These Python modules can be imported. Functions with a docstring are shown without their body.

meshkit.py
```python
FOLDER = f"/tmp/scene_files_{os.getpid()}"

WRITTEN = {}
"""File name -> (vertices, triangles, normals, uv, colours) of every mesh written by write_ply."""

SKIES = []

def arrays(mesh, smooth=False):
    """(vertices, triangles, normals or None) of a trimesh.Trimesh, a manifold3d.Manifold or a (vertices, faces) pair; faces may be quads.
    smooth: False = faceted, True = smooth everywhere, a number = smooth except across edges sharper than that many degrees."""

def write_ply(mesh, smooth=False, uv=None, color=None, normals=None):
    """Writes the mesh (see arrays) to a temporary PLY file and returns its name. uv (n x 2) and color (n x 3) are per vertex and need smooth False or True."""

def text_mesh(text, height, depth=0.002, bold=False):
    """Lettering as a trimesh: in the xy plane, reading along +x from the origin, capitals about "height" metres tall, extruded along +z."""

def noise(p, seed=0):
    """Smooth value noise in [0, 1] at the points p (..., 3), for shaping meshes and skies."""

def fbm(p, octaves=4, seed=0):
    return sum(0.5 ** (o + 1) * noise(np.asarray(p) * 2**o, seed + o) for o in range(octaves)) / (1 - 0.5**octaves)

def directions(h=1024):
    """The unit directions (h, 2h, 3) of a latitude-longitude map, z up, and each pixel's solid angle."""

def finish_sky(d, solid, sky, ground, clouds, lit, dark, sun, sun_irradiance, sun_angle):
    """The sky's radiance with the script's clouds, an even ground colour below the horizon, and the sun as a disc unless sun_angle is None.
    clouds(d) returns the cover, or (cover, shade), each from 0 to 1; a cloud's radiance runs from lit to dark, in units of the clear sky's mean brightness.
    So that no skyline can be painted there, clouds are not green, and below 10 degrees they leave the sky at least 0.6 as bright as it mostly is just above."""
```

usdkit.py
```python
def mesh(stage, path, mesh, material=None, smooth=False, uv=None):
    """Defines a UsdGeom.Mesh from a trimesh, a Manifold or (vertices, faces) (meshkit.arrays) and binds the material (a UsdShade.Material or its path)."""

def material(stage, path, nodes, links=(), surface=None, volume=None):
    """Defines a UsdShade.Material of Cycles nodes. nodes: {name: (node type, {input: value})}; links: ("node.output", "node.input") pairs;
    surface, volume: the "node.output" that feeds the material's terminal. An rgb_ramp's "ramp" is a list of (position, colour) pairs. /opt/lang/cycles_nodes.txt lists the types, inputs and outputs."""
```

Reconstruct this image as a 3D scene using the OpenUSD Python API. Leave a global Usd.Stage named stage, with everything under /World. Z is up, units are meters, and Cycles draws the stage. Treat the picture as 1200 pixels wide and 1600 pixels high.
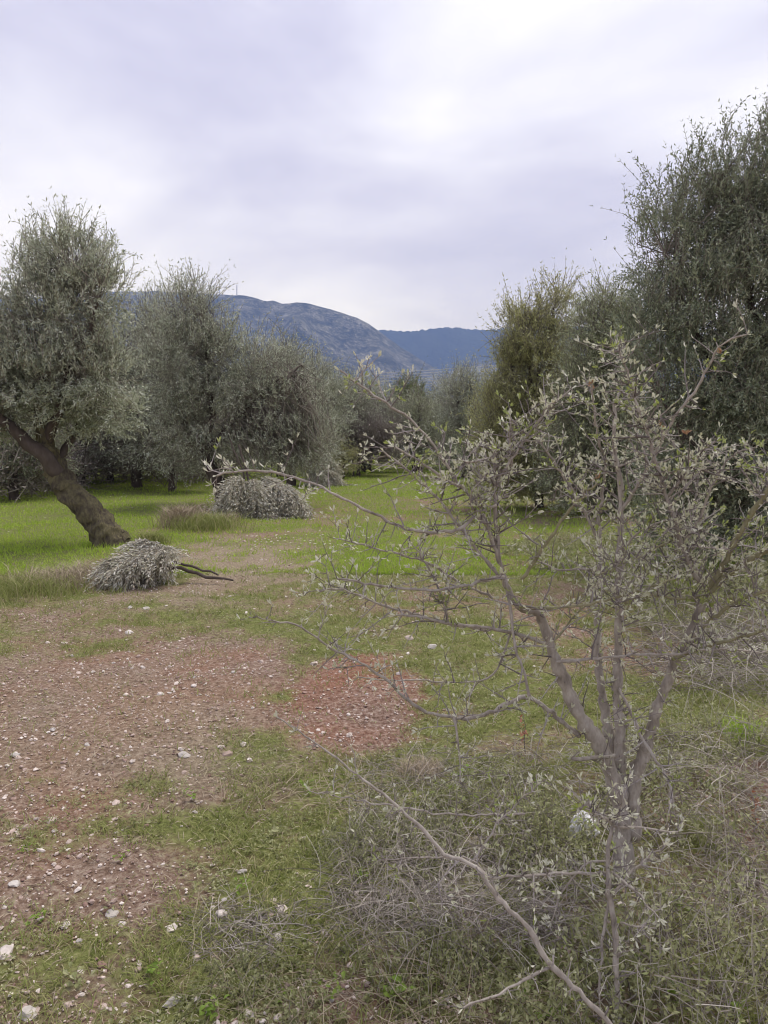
import math
import numpy as np
import trimesh
import usdkit
import meshkit
from scipy.spatial import cKDTree
from scipy.sparse import coo_matrix
from scipy.sparse.csgraph import connected_components
from pxr import Usd, UsdGeom, UsdLux, UsdShade, Sdf, Gf, Vt

stage = Usd.Stage.CreateInMemory()
UsdGeom.SetStageUpAxis(stage, UsdGeom.Tokens.z)
UsdGeom.SetStageMetersPerUnit(stage, 1.0)
UsdGeom.Xform.Define(stage, '/World')
UsdGeom.Scope.Define(stage, '/World/Looks')

# ------------------------------------------------------------------ camera
CAM_H, PITCH, F = 1.65, math.radians(5.71), 1.0            # F: focal length in units of the picture's width
cam = UsdGeom.Camera.Define(stage, '/World/camera')
cam.AddTranslateOp().Set(Gf.Vec3d(0, 0, CAM_H))
cam.AddRotateXOp().Set(90 - math.degrees(PITCH))
cam.CreateHorizontalApertureAttr(36.0)
cam.CreateVerticalApertureAttr(48.0)
cam.CreateFocalLengthAttr(36.0 * F)
cam.CreateClippingRangeAttr(Gf.Vec2f(0.05, 30000))
cam.CreateExposureAttr(0.92)

# ------------------------------------------------------------------ sky and sun (overcast)
SUN_AZ, SUN_EL = math.radians(48), math.radians(66)        # clockwise from +y
sky = usdkit.material(stage, '/World/Looks/sky', {
    'sky': ('sky_texture', {'sky_type': 'single_scattering', 'sun_disc': False, 'sun_elevation': SUN_EL, 'sun_rotation': SUN_AZ}),
    'tc': ('texture_coordinate', {}),
    'map': ('mapping', {'scale': (1.6, 1.6, 4.6), 'location': (3.22, 0.4, 1.9)}),
    'map2': ('mapping', {'scale': (0.9, 0.9, 2.2), 'location': (7.34, 2.1, 0.3)}),
    'n1': ('noise_texture', {'scale': 1.25, 'detail': 5.0, 'roughness': 0.52, 'distortion': 0.35}),
    'n2': ('noise_texture', {'scale': 1.0, 'detail': 3.0, 'roughness': 0.5}),
    'sum': ('math', {'math_type': 'multiply_add', 'value2': 0.55}),
    'half': ('math', {'math_type': 'multiply', 'value2': 0.45}),
    'ramp': ('rgb_ramp', {'ramp': [(0.0, (0.33, 0.325, 0.445)), (0.38, (0.36, 0.355, 0.475)), (0.45, (0.42, 0.415, 0.535)), (0.50, (0.49, 0.485, 0.595)), (0.555, (0.58, 0.58, 0.67)), (0.62, (0.70, 0.70, 0.76)), (0.72, (0.80, 0.80, 0.83)), (1.0, (0.85, 0.85, 0.87))]}),
    'scale': ('mix_color', {'blend_type': 'multiply', 'fac': 1.0, 'b': (8.0, 8.0, 8.55), 'use_clamp': False}),
    'mix': ('mix_color', {'blend_type': 'mix', 'fac': 0.93}),
    'bg': ('background_shader', {'strength': 0.1}),
}, [('tc.generated', 'map.vector'), ('tc.generated', 'map2.vector'), ('map.vector', 'n1.vector'), ('map2.vector', 'n2.vector'),
    ('n2.fac', 'half.value1'), ('n1.fac', 'sum.value1'), ('half.value', 'sum.value3'), ('sum.value', 'ramp.fac'), ('ramp.color', 'scale.a'),
    ('sky.color', 'mix.a'), ('scale.result', 'mix.b'), ('mix.result', 'bg.color')], surface='bg.background')
dome = UsdLux.DomeLight.Define(stage, '/World/sky')
UsdShade.MaterialBindingAPI.Apply(dome.GetPrim()).Bind(sky)
dome.GetPrim().SetCustomDataByKey('kind', 'structure')
sun = UsdLux.DistantLight.Define(stage, '/World/sun')
sun.CreateIntensityAttr(0.4)
sun.CreateAngleAttr(24.0)
sun.CreateColorAttr(Gf.Vec3f(1.0, 0.96, 0.9))
sun.CreateNormalizeAttr(True)
sun.AddRotateZOp().Set(-math.degrees(SUN_AZ))
sun.AddRotateXOp().Set(-(90 - math.degrees(SUN_EL)))

# ------------------------------------------------------------------ helpers
RNG = np.random.default_rng(7)
CP, SP = math.cos(PITCH), math.sin(PITCH)


def at(px, py, Y):
    """The point at distance Y ahead that stands at (px, py) of the 1200 x 1600 photograph."""
    x, u = (px - 600) / 1200 / F, (800 - py) / 1200 / F
    d = np.array([x, CP + u * SP, -SP + u * CP])
    return np.array([0, 0, CAM_H]) + d * (Y / d[1])


def gz(x, y):
    """Height of the ground."""
    x, y = np.asarray(x, float), np.asarray(y, float)
    p = np.stack([x, y, np.zeros_like(x)], -1)
    near = 0.10 * (meshkit.fbm(p * 0.8, 4, 3) - 0.5) + 0.05 * (meshkit.fbm(p * 4.0, 3, 9) - 0.5)
    far = 0.35 * (meshkit.fbm(p * 0.07, 3, 5) - 0.5) * np.clip((np.hypot(x, y) - 8) / 30, 0, 1)
    bank = 0.30 * np.clip((x - 0.05 * y - 2.2) / 5.0, 0, 1) * np.clip((y - 3) / 6, 0, 1)      # the field's edge under the right-hand trees
    return near * np.clip(1.5 - np.hypot(x, y) / 60, 0, 1) + far + bank


def ground(px, py):
    """The ground point seen at (px, py)."""
    x, u = (px - 600) / 1200 / F, (800 - py) / 1200 / F
    d = np.array([x, CP + u * SP, -SP + u * CP])
    t = -CAM_H / d[2]
    for _ in range(8):
        p = d * t
        t = (float(gz(p[0], p[1])) - CAM_H) / d[2]
    p = d * t
    return np.array([p[0], p[1], float(gz(p[0], p[1]))])


def unit(v):
    return v / np.maximum(np.linalg.norm(v, axis=-1, keepdims=True), 1e-9)


def rand_dirs(n, rng):
    return unit(rng.normal(size=(n, 3)))


class Buf:
    def __init__(self):
        self.v, self.f, self.n = [], [], 0

    def add(self, v, f):
        self.v.append(np.asarray(v, float).reshape(-1, 3))
        self.f.append(np.asarray(f, np.int64).reshape(-1, 3) + self.n)
        self.n += len(self.v[-1])
        return self

    def get(self, origin=(0, 0, 0)):
        return np.vstack(self.v) - np.asarray(origin, float), np.vstack(self.f)


def spline(pts, n):
    """Catmull-Rom through rows of pts (any columns), n samples even in length."""
    pts = np.asarray(pts, float)
    if len(pts) == 2:
        t = np.linspace(0, 1, n)[:, None]
        return pts[0] * (1 - t) + pts[1] * t
    e = np.vstack([2 * pts[0] - pts[1], pts, 2 * pts[-1] - pts[-2]])
    out = []
    for i in range(1, len(e) - 2):
        t = np.linspace(0, 1, 12, endpoint=False)[:, None]
        a, b, c, d = e[i - 1], e[i], e[i + 1], e[i + 2]
        out.append(0.5 * (2 * b + (c - a) * t + (2 * a - 5 * b + 4 * c - d) * t**2 + (3 * b - a - 3 * c + d) * t**3))
    out = np.vstack(out + [pts[-1:]])
    s = np.r_[0, np.cumsum(np.linalg.norm(np.diff(out[:, :3], axis=0), axis=1))]
    q = np.linspace(0, s[-1], n)
    return np.stack([np.interp(q, s, c) for c in out.T], 1)


def tubes(P, R, sides=4, cap=True):
    """N polylines (N, K, 3) with radii (N, K) as tubes; returns vertices and faces."""
    P, R = np.asarray(P, float), np.asarray(R, float)
    N, K = R.shape
    T = unit(np.gradient(P, axis=1))
    ref = np.where(np.abs(T[:, :1, 2:]) < 0.9, np.array([0, 0, 1.0]), np.array([1.0, 0, 0]))
    A = unit(np.cross(T, np.broadcast_to(ref, T.shape)))
    B = np.cross(T, A)
    ang = np.arange(sides) * 2 * np.pi / sides
    V = P[:, :, None] + R[:, :, None, None] * (np.cos(ang)[:, None] * A[:, :, None] + np.sin(ang)[:, None] * B[:, :, None])
    i, j = np.meshgrid(np.arange(K - 1), np.arange(sides), indexing='ij')
    q = np.stack([i * sides + j, i * sides + (j + 1) % sides, (i + 1) * sides + (j + 1) % sides, (i + 1) * sides + j], -1).reshape(-1, 4)
    f = np.vstack([q[:, [0, 2, 1]], q[:, [0, 3, 2]]])
    if cap:
        k = np.arange(1, sides - 1)
        e = (K - 1) * sides
        f = np.vstack([f, np.stack([np.zeros_like(k), k, k + 1], 1), e + np.stack([np.zeros_like(k), k + 1, k], 1)])
    F_ = (f[None] + (np.arange(N) * K * sides)[:, None, None]).reshape(-1, 3)
    return V.reshape(-1, 3), F_


def leaves(base, d, nrm, L, W, shape='diamond', curl=0.0):
    """N leaves from base along d, flat side facing nrm. diamond: 2 triangles; blade: 6 corners, 4 triangles."""
    base, d = np.asarray(base, float), unit(np.asarray(d, float))
    s = unit(np.cross(d, nrm))
    u = np.cross(s, d)
    L, W = np.broadcast_to(L, (len(base),))[:, None], np.broadcast_to(W, (len(base),))[:, None]
    if shape == 'diamond':
        m = base + d * L * 0.5
        V = np.stack([base, m + s * W / 2 + u * W * 0.18, base + d * L - u * curl * L, m - s * W / 2 + u * W * 0.18], 1)
        f = np.array([[0, 1, 2], [0, 2, 3]])
    else:
        V = np.stack([base, base + d * L * 0.42 + s * W * 0.40 + u * W * 0.16, base + d * L * 0.74 + s * W * 0.5 + u * (W * 0.2 - curl * L * 0.4), base + d * L - u * curl * L,
                      base + d * L * 0.74 - s * W * 0.5 + u * (W * 0.2 - curl * L * 0.4), base + d * L * 0.42 - s * W * 0.40 + u * W * 0.16, base + d * L * 0.55], 1)
        f = np.array([[0, 1, 6], [1, 2, 6], [2, 3, 6], [3, 4, 6], [4, 5, 6], [5, 0, 6]])
    k = V.shape[1]
    return V.reshape(-1, 3), (f[None] + (np.arange(len(base)) * k)[:, None, None]).reshape(-1, 3)


def stones_mesh(centers, sizes, rng, sub=0, flat=0.65):
    """Rough stones joined into one mesh."""
    ico = trimesh.creation.icosphere(subdivisions=sub)
    v0, f0 = np.array(ico.vertices), np.array(ico.faces)
    n = len(centers)
    R = unit(rng.normal(size=(n, 3)))
    a = rng.uniform(0, 2 * np.pi, n)
    jit = 1 + rng.uniform(-0.28, 0.28, (n, len(v0), 1))
    sc = np.stack([rng.uniform(0.8, 1.3, n), rng.uniform(0.6, 1.0, n), rng.uniform(0.6, 1.0, n) * flat], 1)[:, None] * sizes[:, None, None]
    v = v0[None] * jit * sc
    ca, sa = np.cos(a)[:, None], np.sin(a)[:, None]
    v = np.stack([v[..., 0] * ca - v[..., 1] * sa, v[..., 0] * sa + v[..., 1] * ca, v[..., 2] + v[..., 0] * (R[:, :1] * 0.3)], -1)
    v = v + centers[:, None]
    return v.reshape(-1, 3), (f0[None] + (np.arange(n) * len(v0))[:, None, None]).reshape(-1, 3)


USED = {}


def numbered(parent, name):
    k = (parent, name)
    USED[k] = USED.get(k, -1) + 1
    return f'{parent}/{name}' + (f'_{USED[k]:03d}' if USED[k] else '')


def tag(prim, label=None, cat=None, group=None, kind=None):
    for k, v in (('label', label), ('category', cat), ('group', group), ('kind', kind)):
        if v:
            prim.SetCustomDataByKey(k, v)
    return prim


ORIGIN = {}


def thing(name, label, cat, loc=(0, 0, 0), group=None, kind=None):
    path = numbered('/World', name)
    x = UsdGeom.Xform.Define(stage, path)
    x.AddTranslateOp().Set(Gf.Vec3d(*map(float, loc)))
    ORIGIN[path] = np.asarray(loc, float)
    return tag(x.GetPrim(), label, cat, group, kind)


def obj(name, mesh, mat, parent=None, smooth=False, **tags):
    """One Mesh under parent (world coordinates in, taken back to the thing's base) or at top level."""
    pp = str(parent.GetPath()) if parent else '/World'
    root = '/'.join(pp.split('/')[:3])
    if isinstance(mesh, Buf):
        mesh = mesh.get()
    v, f = (np.array(mesh.vertices), np.array(mesh.faces)) if hasattr(mesh, 'vertices') else mesh
    v = np.asarray(v, float) - ORIGIN.get(root, 0.0)
    f = np.asarray(f)
    m = usdkit.mesh(stage, numbered(pp, name), (v, f), mat, smooth)
    n = len(v)                                              # a number from 0 to 1 for each loose piece, for its shade
    graph = coo_matrix((np.ones(2 * len(f), np.int8), (np.r_[f[:, 0], f[:, 1]], np.r_[f[:, 1], f[:, 2]])), shape=(n, n))
    k, lab = connected_components(graph, directed=False)
    val = np.random.default_rng(len(f) + 17).uniform(size=k).astype(np.float32)
    if k == 1:
        val[:] = RNG.uniform()
    UsdGeom.PrimvarsAPI(m).CreatePrimvar('piece', Sdf.ValueTypeNames.FloatArray, 'uniform').Set(Vt.FloatArray.FromNumpy(val[lab[f[:, 0]]]))
    tag(m.GetPrim(), **tags)
    return m.GetPrim()


# ------------------------------------------------------------------ materials
def ramp_of(cols):
    return [(i / max(1, len(cols) - 1), c) for i, c in enumerate(cols)]


def leaf_mat(name, tops, under, transl=0.22, rough=0.45, spec=0.45, big=0.35):
    """tops: colours picked leaf by leaf, softened by patches through the crown; under: colour of the lower side."""
    return usdkit.material(stage, f'/World/Looks/{name}', {
        'g': ('geometry', {}), 'a': ('attribute', {'attribute': 'piece'}), 'r': ('rgb_ramp', {'ramp': ramp_of(tops)}),
        'n': ('noise_texture', {'scale': 1.4, 'detail': 3.0}),
        'mf': ('mix_float', {'fac': big}),
        'bf': ('mix_color', {'b': under}),
        'p': ('principled_bsdf', {'roughness': rough, 'specular_ior_level': spec}),
        't': ('translucent_bsdf', {}), 'm': ('mix_closure', {'fac': transl}),
    }, [('g.position', 'n.vector'), ('a.fac', 'mf.a'), ('n.fac', 'mf.b'), ('mf.result', 'r.fac'), ('r.color', 'bf.a'), ('g.backfacing', 'bf.fac'),
        ('bf.result', 'p.base_color'), ('r.color', 't.color'), ('p.BSDF', 'm.closure1'), ('t.BSDF', 'm.closure2')], surface='m.closure')


def bark_mat(name, cols, scale=14.0, bump=0.6, dist=0.02, stretch=(1, 1, 0.35)):
    return usdkit.material(stage, f'/World/Looks/{name}', {
        'g': ('geometry', {}), 'map': ('mapping', {'scale': stretch}),
        'n': ('noise_texture', {'scale': scale, 'detail': 6.0, 'roughness': 0.65}),
        'n2': ('noise_texture', {'scale': scale * 0.22, 'detail': 3.0}),
        'mf': ('mix_float', {'fac': 0.45}),
        'r': ('rgb_ramp', {'ramp': [(0.25 + 0.5 * i / max(1, len(cols) - 1), c) for i, c in enumerate(cols)]}),
        'b': ('bump', {'strength': bump, 'distance': dist}),
        'p': ('principled_bsdf', {'roughness': 0.85, 'specular_ior_level': 0.2}),
    }, [('g.position', 'map.vector'), ('map.vector', 'n.vector'), ('g.position', 'n2.vector'), ('n.fac', 'mf.a'), ('n2.fac', 'mf.b'), ('mf.result', 'r.fac'),
        ('r.color', 'p.base_color'), ('n.fac', 'b.height'), ('b.normal', 'p.normal')], surface='p.BSDF')


def island_mat(name, cols, rough=0.85, spec=0.2, nscale=0.0):
    """One colour per loose piece."""
    nodes = {'g': ('geometry', {}), 'a': ('attribute', {'attribute': 'piece'}), 'r': ('rgb_ramp', {'ramp': ramp_of(cols)}), 'p': ('principled_bsdf', {'roughness': rough, 'specular_ior_level': spec})}
    links = [('a.fac', 'r.fac')]
    if nscale:
        nodes |= {'n': ('noise_texture', {'scale': nscale, 'detail': 5.0, 'roughness': 0.65}), 'hv': ('math', {'math_type': 'multiply_add', 'value2': 1.1, 'value3': 0.45}),
                  'mul': ('mix_color', {'blend_type': 'multiply', 'fac': 1.0}), 'b': ('bump', {'strength': 0.25, 'distance': 0.002})}
        links += [('g.position', 'n.vector'), ('n.fac', 'hv.value1'), ('r.color', 'mul.a'), ('hv.value', 'mul.b'), ('mul.result', 'p.base_color'), ('n.fac', 'b.height'), ('b.normal', 'p.normal')]
    else:
        links += [('r.color', 'p.base_color')]
    return usdkit.material(stage, f'/World/Looks/{name}', nodes, links, surface='p.BSDF')


def plain_mat(name, col, rough=0.7, nscale=20.0, amount=0.25, bump=0.2):
    a, b = np.array(col) * (1 - amount), np.minimum(np.array(col) * (1 + amount), 0.9)
    return usdkit.material(stage, f'/World/Looks/{name}', {
        'g': ('geometry', {}), 'n': ('noise_texture', {'scale': nscale, 'detail': 5.0}), 'r': ('rgb_ramp', {'ramp': [(0.3, tuple(a)), (0.7, tuple(b))]}),
        'b': ('bump', {'strength': bump, 'distance': 0.01}), 'p': ('principled_bsdf', {'roughness': rough, 'specular_ior_level': 0.3}),
    }, [('g.position', 'n.vector'), ('n.fac', 'r.fac'), ('r.color', 'p.base_color'), ('n.fac', 'b.height'), ('b.normal', 'p.normal')], surface='p.BSDF')


M = {}
M['olive_leaf'] = leaf_mat('olive_leaf', [(0.107, 0.129, 0.060), (0.209, 0.245, 0.122), (0.338, 0.374, 0.209), (0.517, 0.546, 0.359)], (0.575, 0.604, 0.431), transl=0.2)
M['olive_leaf_silver'] = leaf_mat('olive_leaf_silver', [(0.121, 0.141, 0.086), (0.253, 0.284, 0.187), (0.418, 0.451, 0.325), (0.594, 0.616, 0.484)], (0.627, 0.643, 0.522), transl=0.2)
M['olive_leaf_dark'] = leaf_mat('olive_leaf_dark', [(0.074, 0.097, 0.054), (0.142, 0.172, 0.097), (0.222, 0.256, 0.155), (0.377, 0.403, 0.269)], (0.416, 0.450, 0.323), transl=0.2)
M['olive_leaf_yellow'] = leaf_mat('olive_leaf_yellow', [(0.156, 0.168, 0.048), (0.300, 0.306, 0.102), (0.432, 0.432, 0.174), (0.576, 0.552, 0.312)], (0.588, 0.576, 0.348), transl=0.28)
M['dry_olive_leaf'] = leaf_mat('dry_olive_leaf', [(0.192, 0.204, 0.120), (0.360, 0.360, 0.252), (0.432, 0.372, 0.282), (0.600, 0.588, 0.504), (0.700, 0.700, 0.636)], (0.696, 0.678, 0.600), transl=0.15)
M['pine_leaf'] = leaf_mat('pine_leaf', [(0.090, 0.128, 0.030), (0.150, 0.195, 0.053), (0.225, 0.255, 0.075)], (0.180, 0.210, 0.075), transl=0.15)
M['shrub_brown'] = leaf_mat('shrub_brown', [(0.130, 0.101, 0.094), (0.202, 0.166, 0.151), (0.274, 0.238, 0.202)], (0.259, 0.230, 0.202), transl=0.1)
M['olive_bark'] = bark_mat('olive_bark', [(0.03, 0.023, 0.02), (0.085, 0.066, 0.056), (0.14, 0.115, 0.10)])
M['olive_bark_mossy'] = bark_mat('olive_bark_mossy', [(0.02, 0.016, 0.013), (0.08, 0.065, 0.048), (0.16, 0.14, 0.075), (0.27, 0.24, 0.17)], scale=30, bump=1.0, dist=0.04)
M['olive_twig'] = island_mat('olive_twig', [(0.10, 0.085, 0.068), (0.19, 0.165, 0.135), (0.29, 0.26, 0.215)])
M['pear_bark'] = bark_mat('pear_bark', [(0.098, 0.081, 0.065), (0.260, 0.227, 0.195), (0.403, 0.364, 0.319), (0.546, 0.520, 0.455)], scale=60, bump=0.8, dist=0.006)
M['pear_bark_green'] = bark_mat('pear_bark_green', [(0.108, 0.096, 0.054), (0.264, 0.246, 0.150), (0.420, 0.396, 0.264)], scale=60, bump=0.8, dist=0.006)
M['pear_twig'] = island_mat('pear_twig', [(0.12, 0.10, 0.095), (0.23, 0.20, 0.19), (0.40, 0.365, 0.345)])
M['pear_leaf'] = leaf_mat('pear_leaf', [(0.40, 0.42, 0.22), (0.53, 0.54, 0.36), (0.62, 0.615, 0.48), (0.69, 0.68, 0.58)], (0.66, 0.65, 0.54), transl=0.3, rough=0.5, spec=0.4, big=0.3)
M['pear_leaf_young'] = leaf_mat('pear_leaf_young', [(0.27, 0.34, 0.07), (0.38, 0.43, 0.14)], (0.38, 0.42, 0.18), transl=0.35)
M['pear_leaf_rust'] = leaf_mat('pear_leaf_rust', [(0.34, 0.17, 0.10), (0.42, 0.29, 0.15)], (0.38, 0.24, 0.15), transl=0.3)
M['red_leaf'] = leaf_mat('red_leaf', [(0.30, 0.10, 0.06), (0.40, 0.20, 0.11)], (0.35, 0.16, 0.10), transl=0.3)
M['grass'] = leaf_mat('grass', [(0.092, 0.121, 0.029), (0.172, 0.213, 0.052), (0.276, 0.305, 0.098), (0.414, 0.380, 0.196), (0.575, 0.483, 0.322)], (0.265, 0.287, 0.103), transl=0.35, rough=0.6, spec=0.15, big=0.4)
M['weed_bright'] = leaf_mat('weed_bright', [(0.12, 0.20, 0.025), (0.20, 0.30, 0.045), (0.30, 0.39, 0.08)], (0.28, 0.36, 0.09), transl=0.35, rough=0.5, spec=0.3)
M['grass_far'] = leaf_mat('grass_far', [(0.163, 0.263, 0.025), (0.275, 0.413, 0.044), (0.400, 0.525, 0.069), (0.550, 0.562, 0.150)], (0.350, 0.463, 0.075), transl=0.35, rough=0.6, spec=0.15, big=0.5)
M['weed'] = leaf_mat('weed', [(0.121, 0.143, 0.050), (0.231, 0.248, 0.099), (0.374, 0.380, 0.187), (0.550, 0.528, 0.363)], (0.396, 0.407, 0.209), transl=0.35, rough=0.5, spec=0.4)
M['dry_grass'] = island_mat('dry_grass', [(0.22, 0.17, 0.12), (0.36, 0.295, 0.215), (0.52, 0.44, 0.33)])
M['dry_twig'] = island_mat('dry_twig', [(0.13, 0.11, 0.095), (0.28, 0.245, 0.21), (0.50, 0.46, 0.40)])
M['stone'] = island_mat('stone', [(0.346, 0.259, 0.216), (0.475, 0.389, 0.335), (0.562, 0.497, 0.443), (0.648, 0.594, 0.551)], nscale=45.0)
M['stone_white'] = island_mat('stone_white', [(0.42, 0.385, 0.345), (0.52, 0.485, 0.45)], nscale=40.0)
M['gravel'] = island_mat('gravel', [(0.224, 0.140, 0.112), (0.403, 0.302, 0.258), (0.538, 0.448, 0.392), (0.672, 0.605, 0.549)], nscale=45.0)
M['white_plastic'] = plain_mat('white_plastic', (0.72, 0.72, 0.72), rough=0.45, amount=0.06)
M['white_wall'] = plain_mat('white_wall', (0.62, 0.60, 0.62), amount=0.08, nscale=1.0)
M['roof_tile'] = plain_mat('roof_tile', (0.33, 0.16, 0.11), nscale=3.0)
M['dark_pane'] = plain_mat('dark_pane', (0.05, 0.055, 0.065), rough=0.2, amount=0.05)
M['dark_metal'] = plain_mat('dark_metal', (0.05, 0.042, 0.04), rough=0.6)
M['wire'] = plain_mat('wire', (0.5, 0.51, 0.54), rough=0.5, amount=0.05)
M['daisy'] = island_mat('daisy', [(0.75, 0.75, 0.7), (0.8, 0.78, 0.6)])

M['ground'] = usdkit.material(stage, '/World/Looks/ground', {
    'g': ('geometry', {}), 'a': ('attribute', {'attribute': 'cover'}), 'sep': ('separate_xyz', {}),
    'n': ('noise_texture', {'scale': 5.5, 'detail': 8.0, 'roughness': 0.68}),
    'n2': ('noise_texture', {'scale': 38.0, 'detail': 6.0, 'roughness': 0.7}),
    'v': ('voronoi_texture', {'scale': 55.0, 'randomness': 1.0}),
    'soil': ('rgb_ramp', {'ramp': [(0.30, (0.076, 0.044, 0.033)), (0.45, (0.185, 0.115, 0.086)), (0.56, (0.297, 0.214, 0.170)), (0.70, (0.471, 0.395, 0.329))]}),
    'red': ('rgb_ramp', {'ramp': [(0.3, (0.126, 0.053, 0.034)), (0.5, (0.257, 0.128, 0.085)), (0.7, (0.399, 0.241, 0.175))]}),
    'grs': ('rgb_ramp', {'ramp': [(0.3, (0.073, 0.083, 0.029)), (0.5, (0.159, 0.177, 0.055)), (0.7, (0.293, 0.287, 0.128))]}),
    'dry': ('rgb_ramp', {'ramp': [(0.3, (0.146, 0.116, 0.079)), (0.5, (0.281, 0.232, 0.159)), (0.7, (0.439, 0.378, 0.281))]}),
    'peb': ('rgb_ramp', {'ramp': [(0.0, (1, 1, 1)), (0.10, (0.9, 0.9, 0.9)), (0.22, (0, 0, 0)), (1.0, (0, 0, 0))]}),
    'sub': ('math', {'math_type': 'subtract', 'value2': 0.5}),
    'ga': ('math', {'math_type': 'multiply_add', 'value2': 1.6}), 'sub2': ('math', {'math_type': 'subtract', 'value2': 0.5}), 'ga2': ('math', {'math_type': 'multiply_add', 'value2': 1.3}),
    'gs': ('map_range', {'from_min': 0.34, 'from_max': 0.86, 'clamp': True}),
    'm1': ('mix_color', {}), 'm2': ('mix_color', {}), 'm3': ('mix_color', {}),
    'pm': ('math', {'math_type': 'multiply', 'value2': 0.5}),
    'm4': ('mix_color', {'b': (0.40, 0.33, 0.28)}),
    'hs': ('math', {'math_type': 'multiply_add', 'value2': 0.6}),
    'b': ('bump', {'strength': 0.8, 'distance': 0.03}),
    'p': ('principled_bsdf', {'roughness': 0.95, 'specular_ior_level': 0.1}),
}, [('g.position', 'n.vector'), ('g.position', 'n2.vector'), ('g.position', 'v.vector'), ('a.vector', 'sep.vector'),
    ('n2.fac', 'soil.fac'), ('n2.fac', 'red.fac'), ('n2.fac', 'grs.fac'), ('n2.fac', 'dry.fac'), ('v.distance', 'peb.fac'),
    ('n.fac', 'sub.value1'), ('sub.value', 'ga.value1'), ('sep.x', 'ga.value3'), ('n2.fac', 'sub2.value1'), ('sub2.value', 'ga2.value1'), ('ga.value', 'ga2.value3'), ('ga2.value', 'gs.value'),
    ('soil.color', 'm1.a'), ('red.color', 'm1.b'), ('sep.y', 'm1.fac'),
    ('m1.result', 'm2.a'), ('dry.color', 'm2.b'), ('sep.z', 'm2.fac'),
    ('peb.color', 'pm.value1'), ('pm.value', 'm4.fac'), ('m2.result', 'm4.a'),
    ('m4.result', 'm3.a'), ('grs.color', 'm3.b'), ('gs.result', 'm3.fac'),
    ('m3.result', 'p.base_color'), ('n.fac', 'hs.value1'), ('n2.fac', 'hs.value3'), ('hs.value', 'b.height'), ('b.normal', 'p.normal')], surface='p.BSDF')


def hill_mat(name, cols, s1, s2):
    return usdkit.material(stage, f'/World/Looks/{name}', {
        'g': ('geometry', {}), 'n': ('noise_texture', {'scale': s1, 'detail': 9.0, 'roughness': 0.68, 'distortion': 0.5}),
        'n2': ('noise_texture', {'scale': s2, 'detail': 6.0, 'roughness': 0.7}), 'mf': ('mix_float', {'fac': 0.5}),
        'r': ('rgb_ramp', {'ramp': [(0.36 + 0.28 * i / (len(cols) - 1), c) for i, c in enumerate(cols)]}),
        'b': ('bump', {'strength': 1.0, 'distance': 45.0}),
        'p': ('principled_bsdf', {'roughness': 0.95, 'specular_ior_level': 0.05}),
    }, [('n.fac', 'b.height'), ('b.normal', 'p.normal'), ('g.position', 'n.vector'), ('g.position', 'n2.vector'), ('n.fac', 'mf.a'), ('n2.fac', 'mf.b'), ('mf.result', 'r.fac'), ('r.color', 'p.base_color')], surface='p.BSDF')


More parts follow.
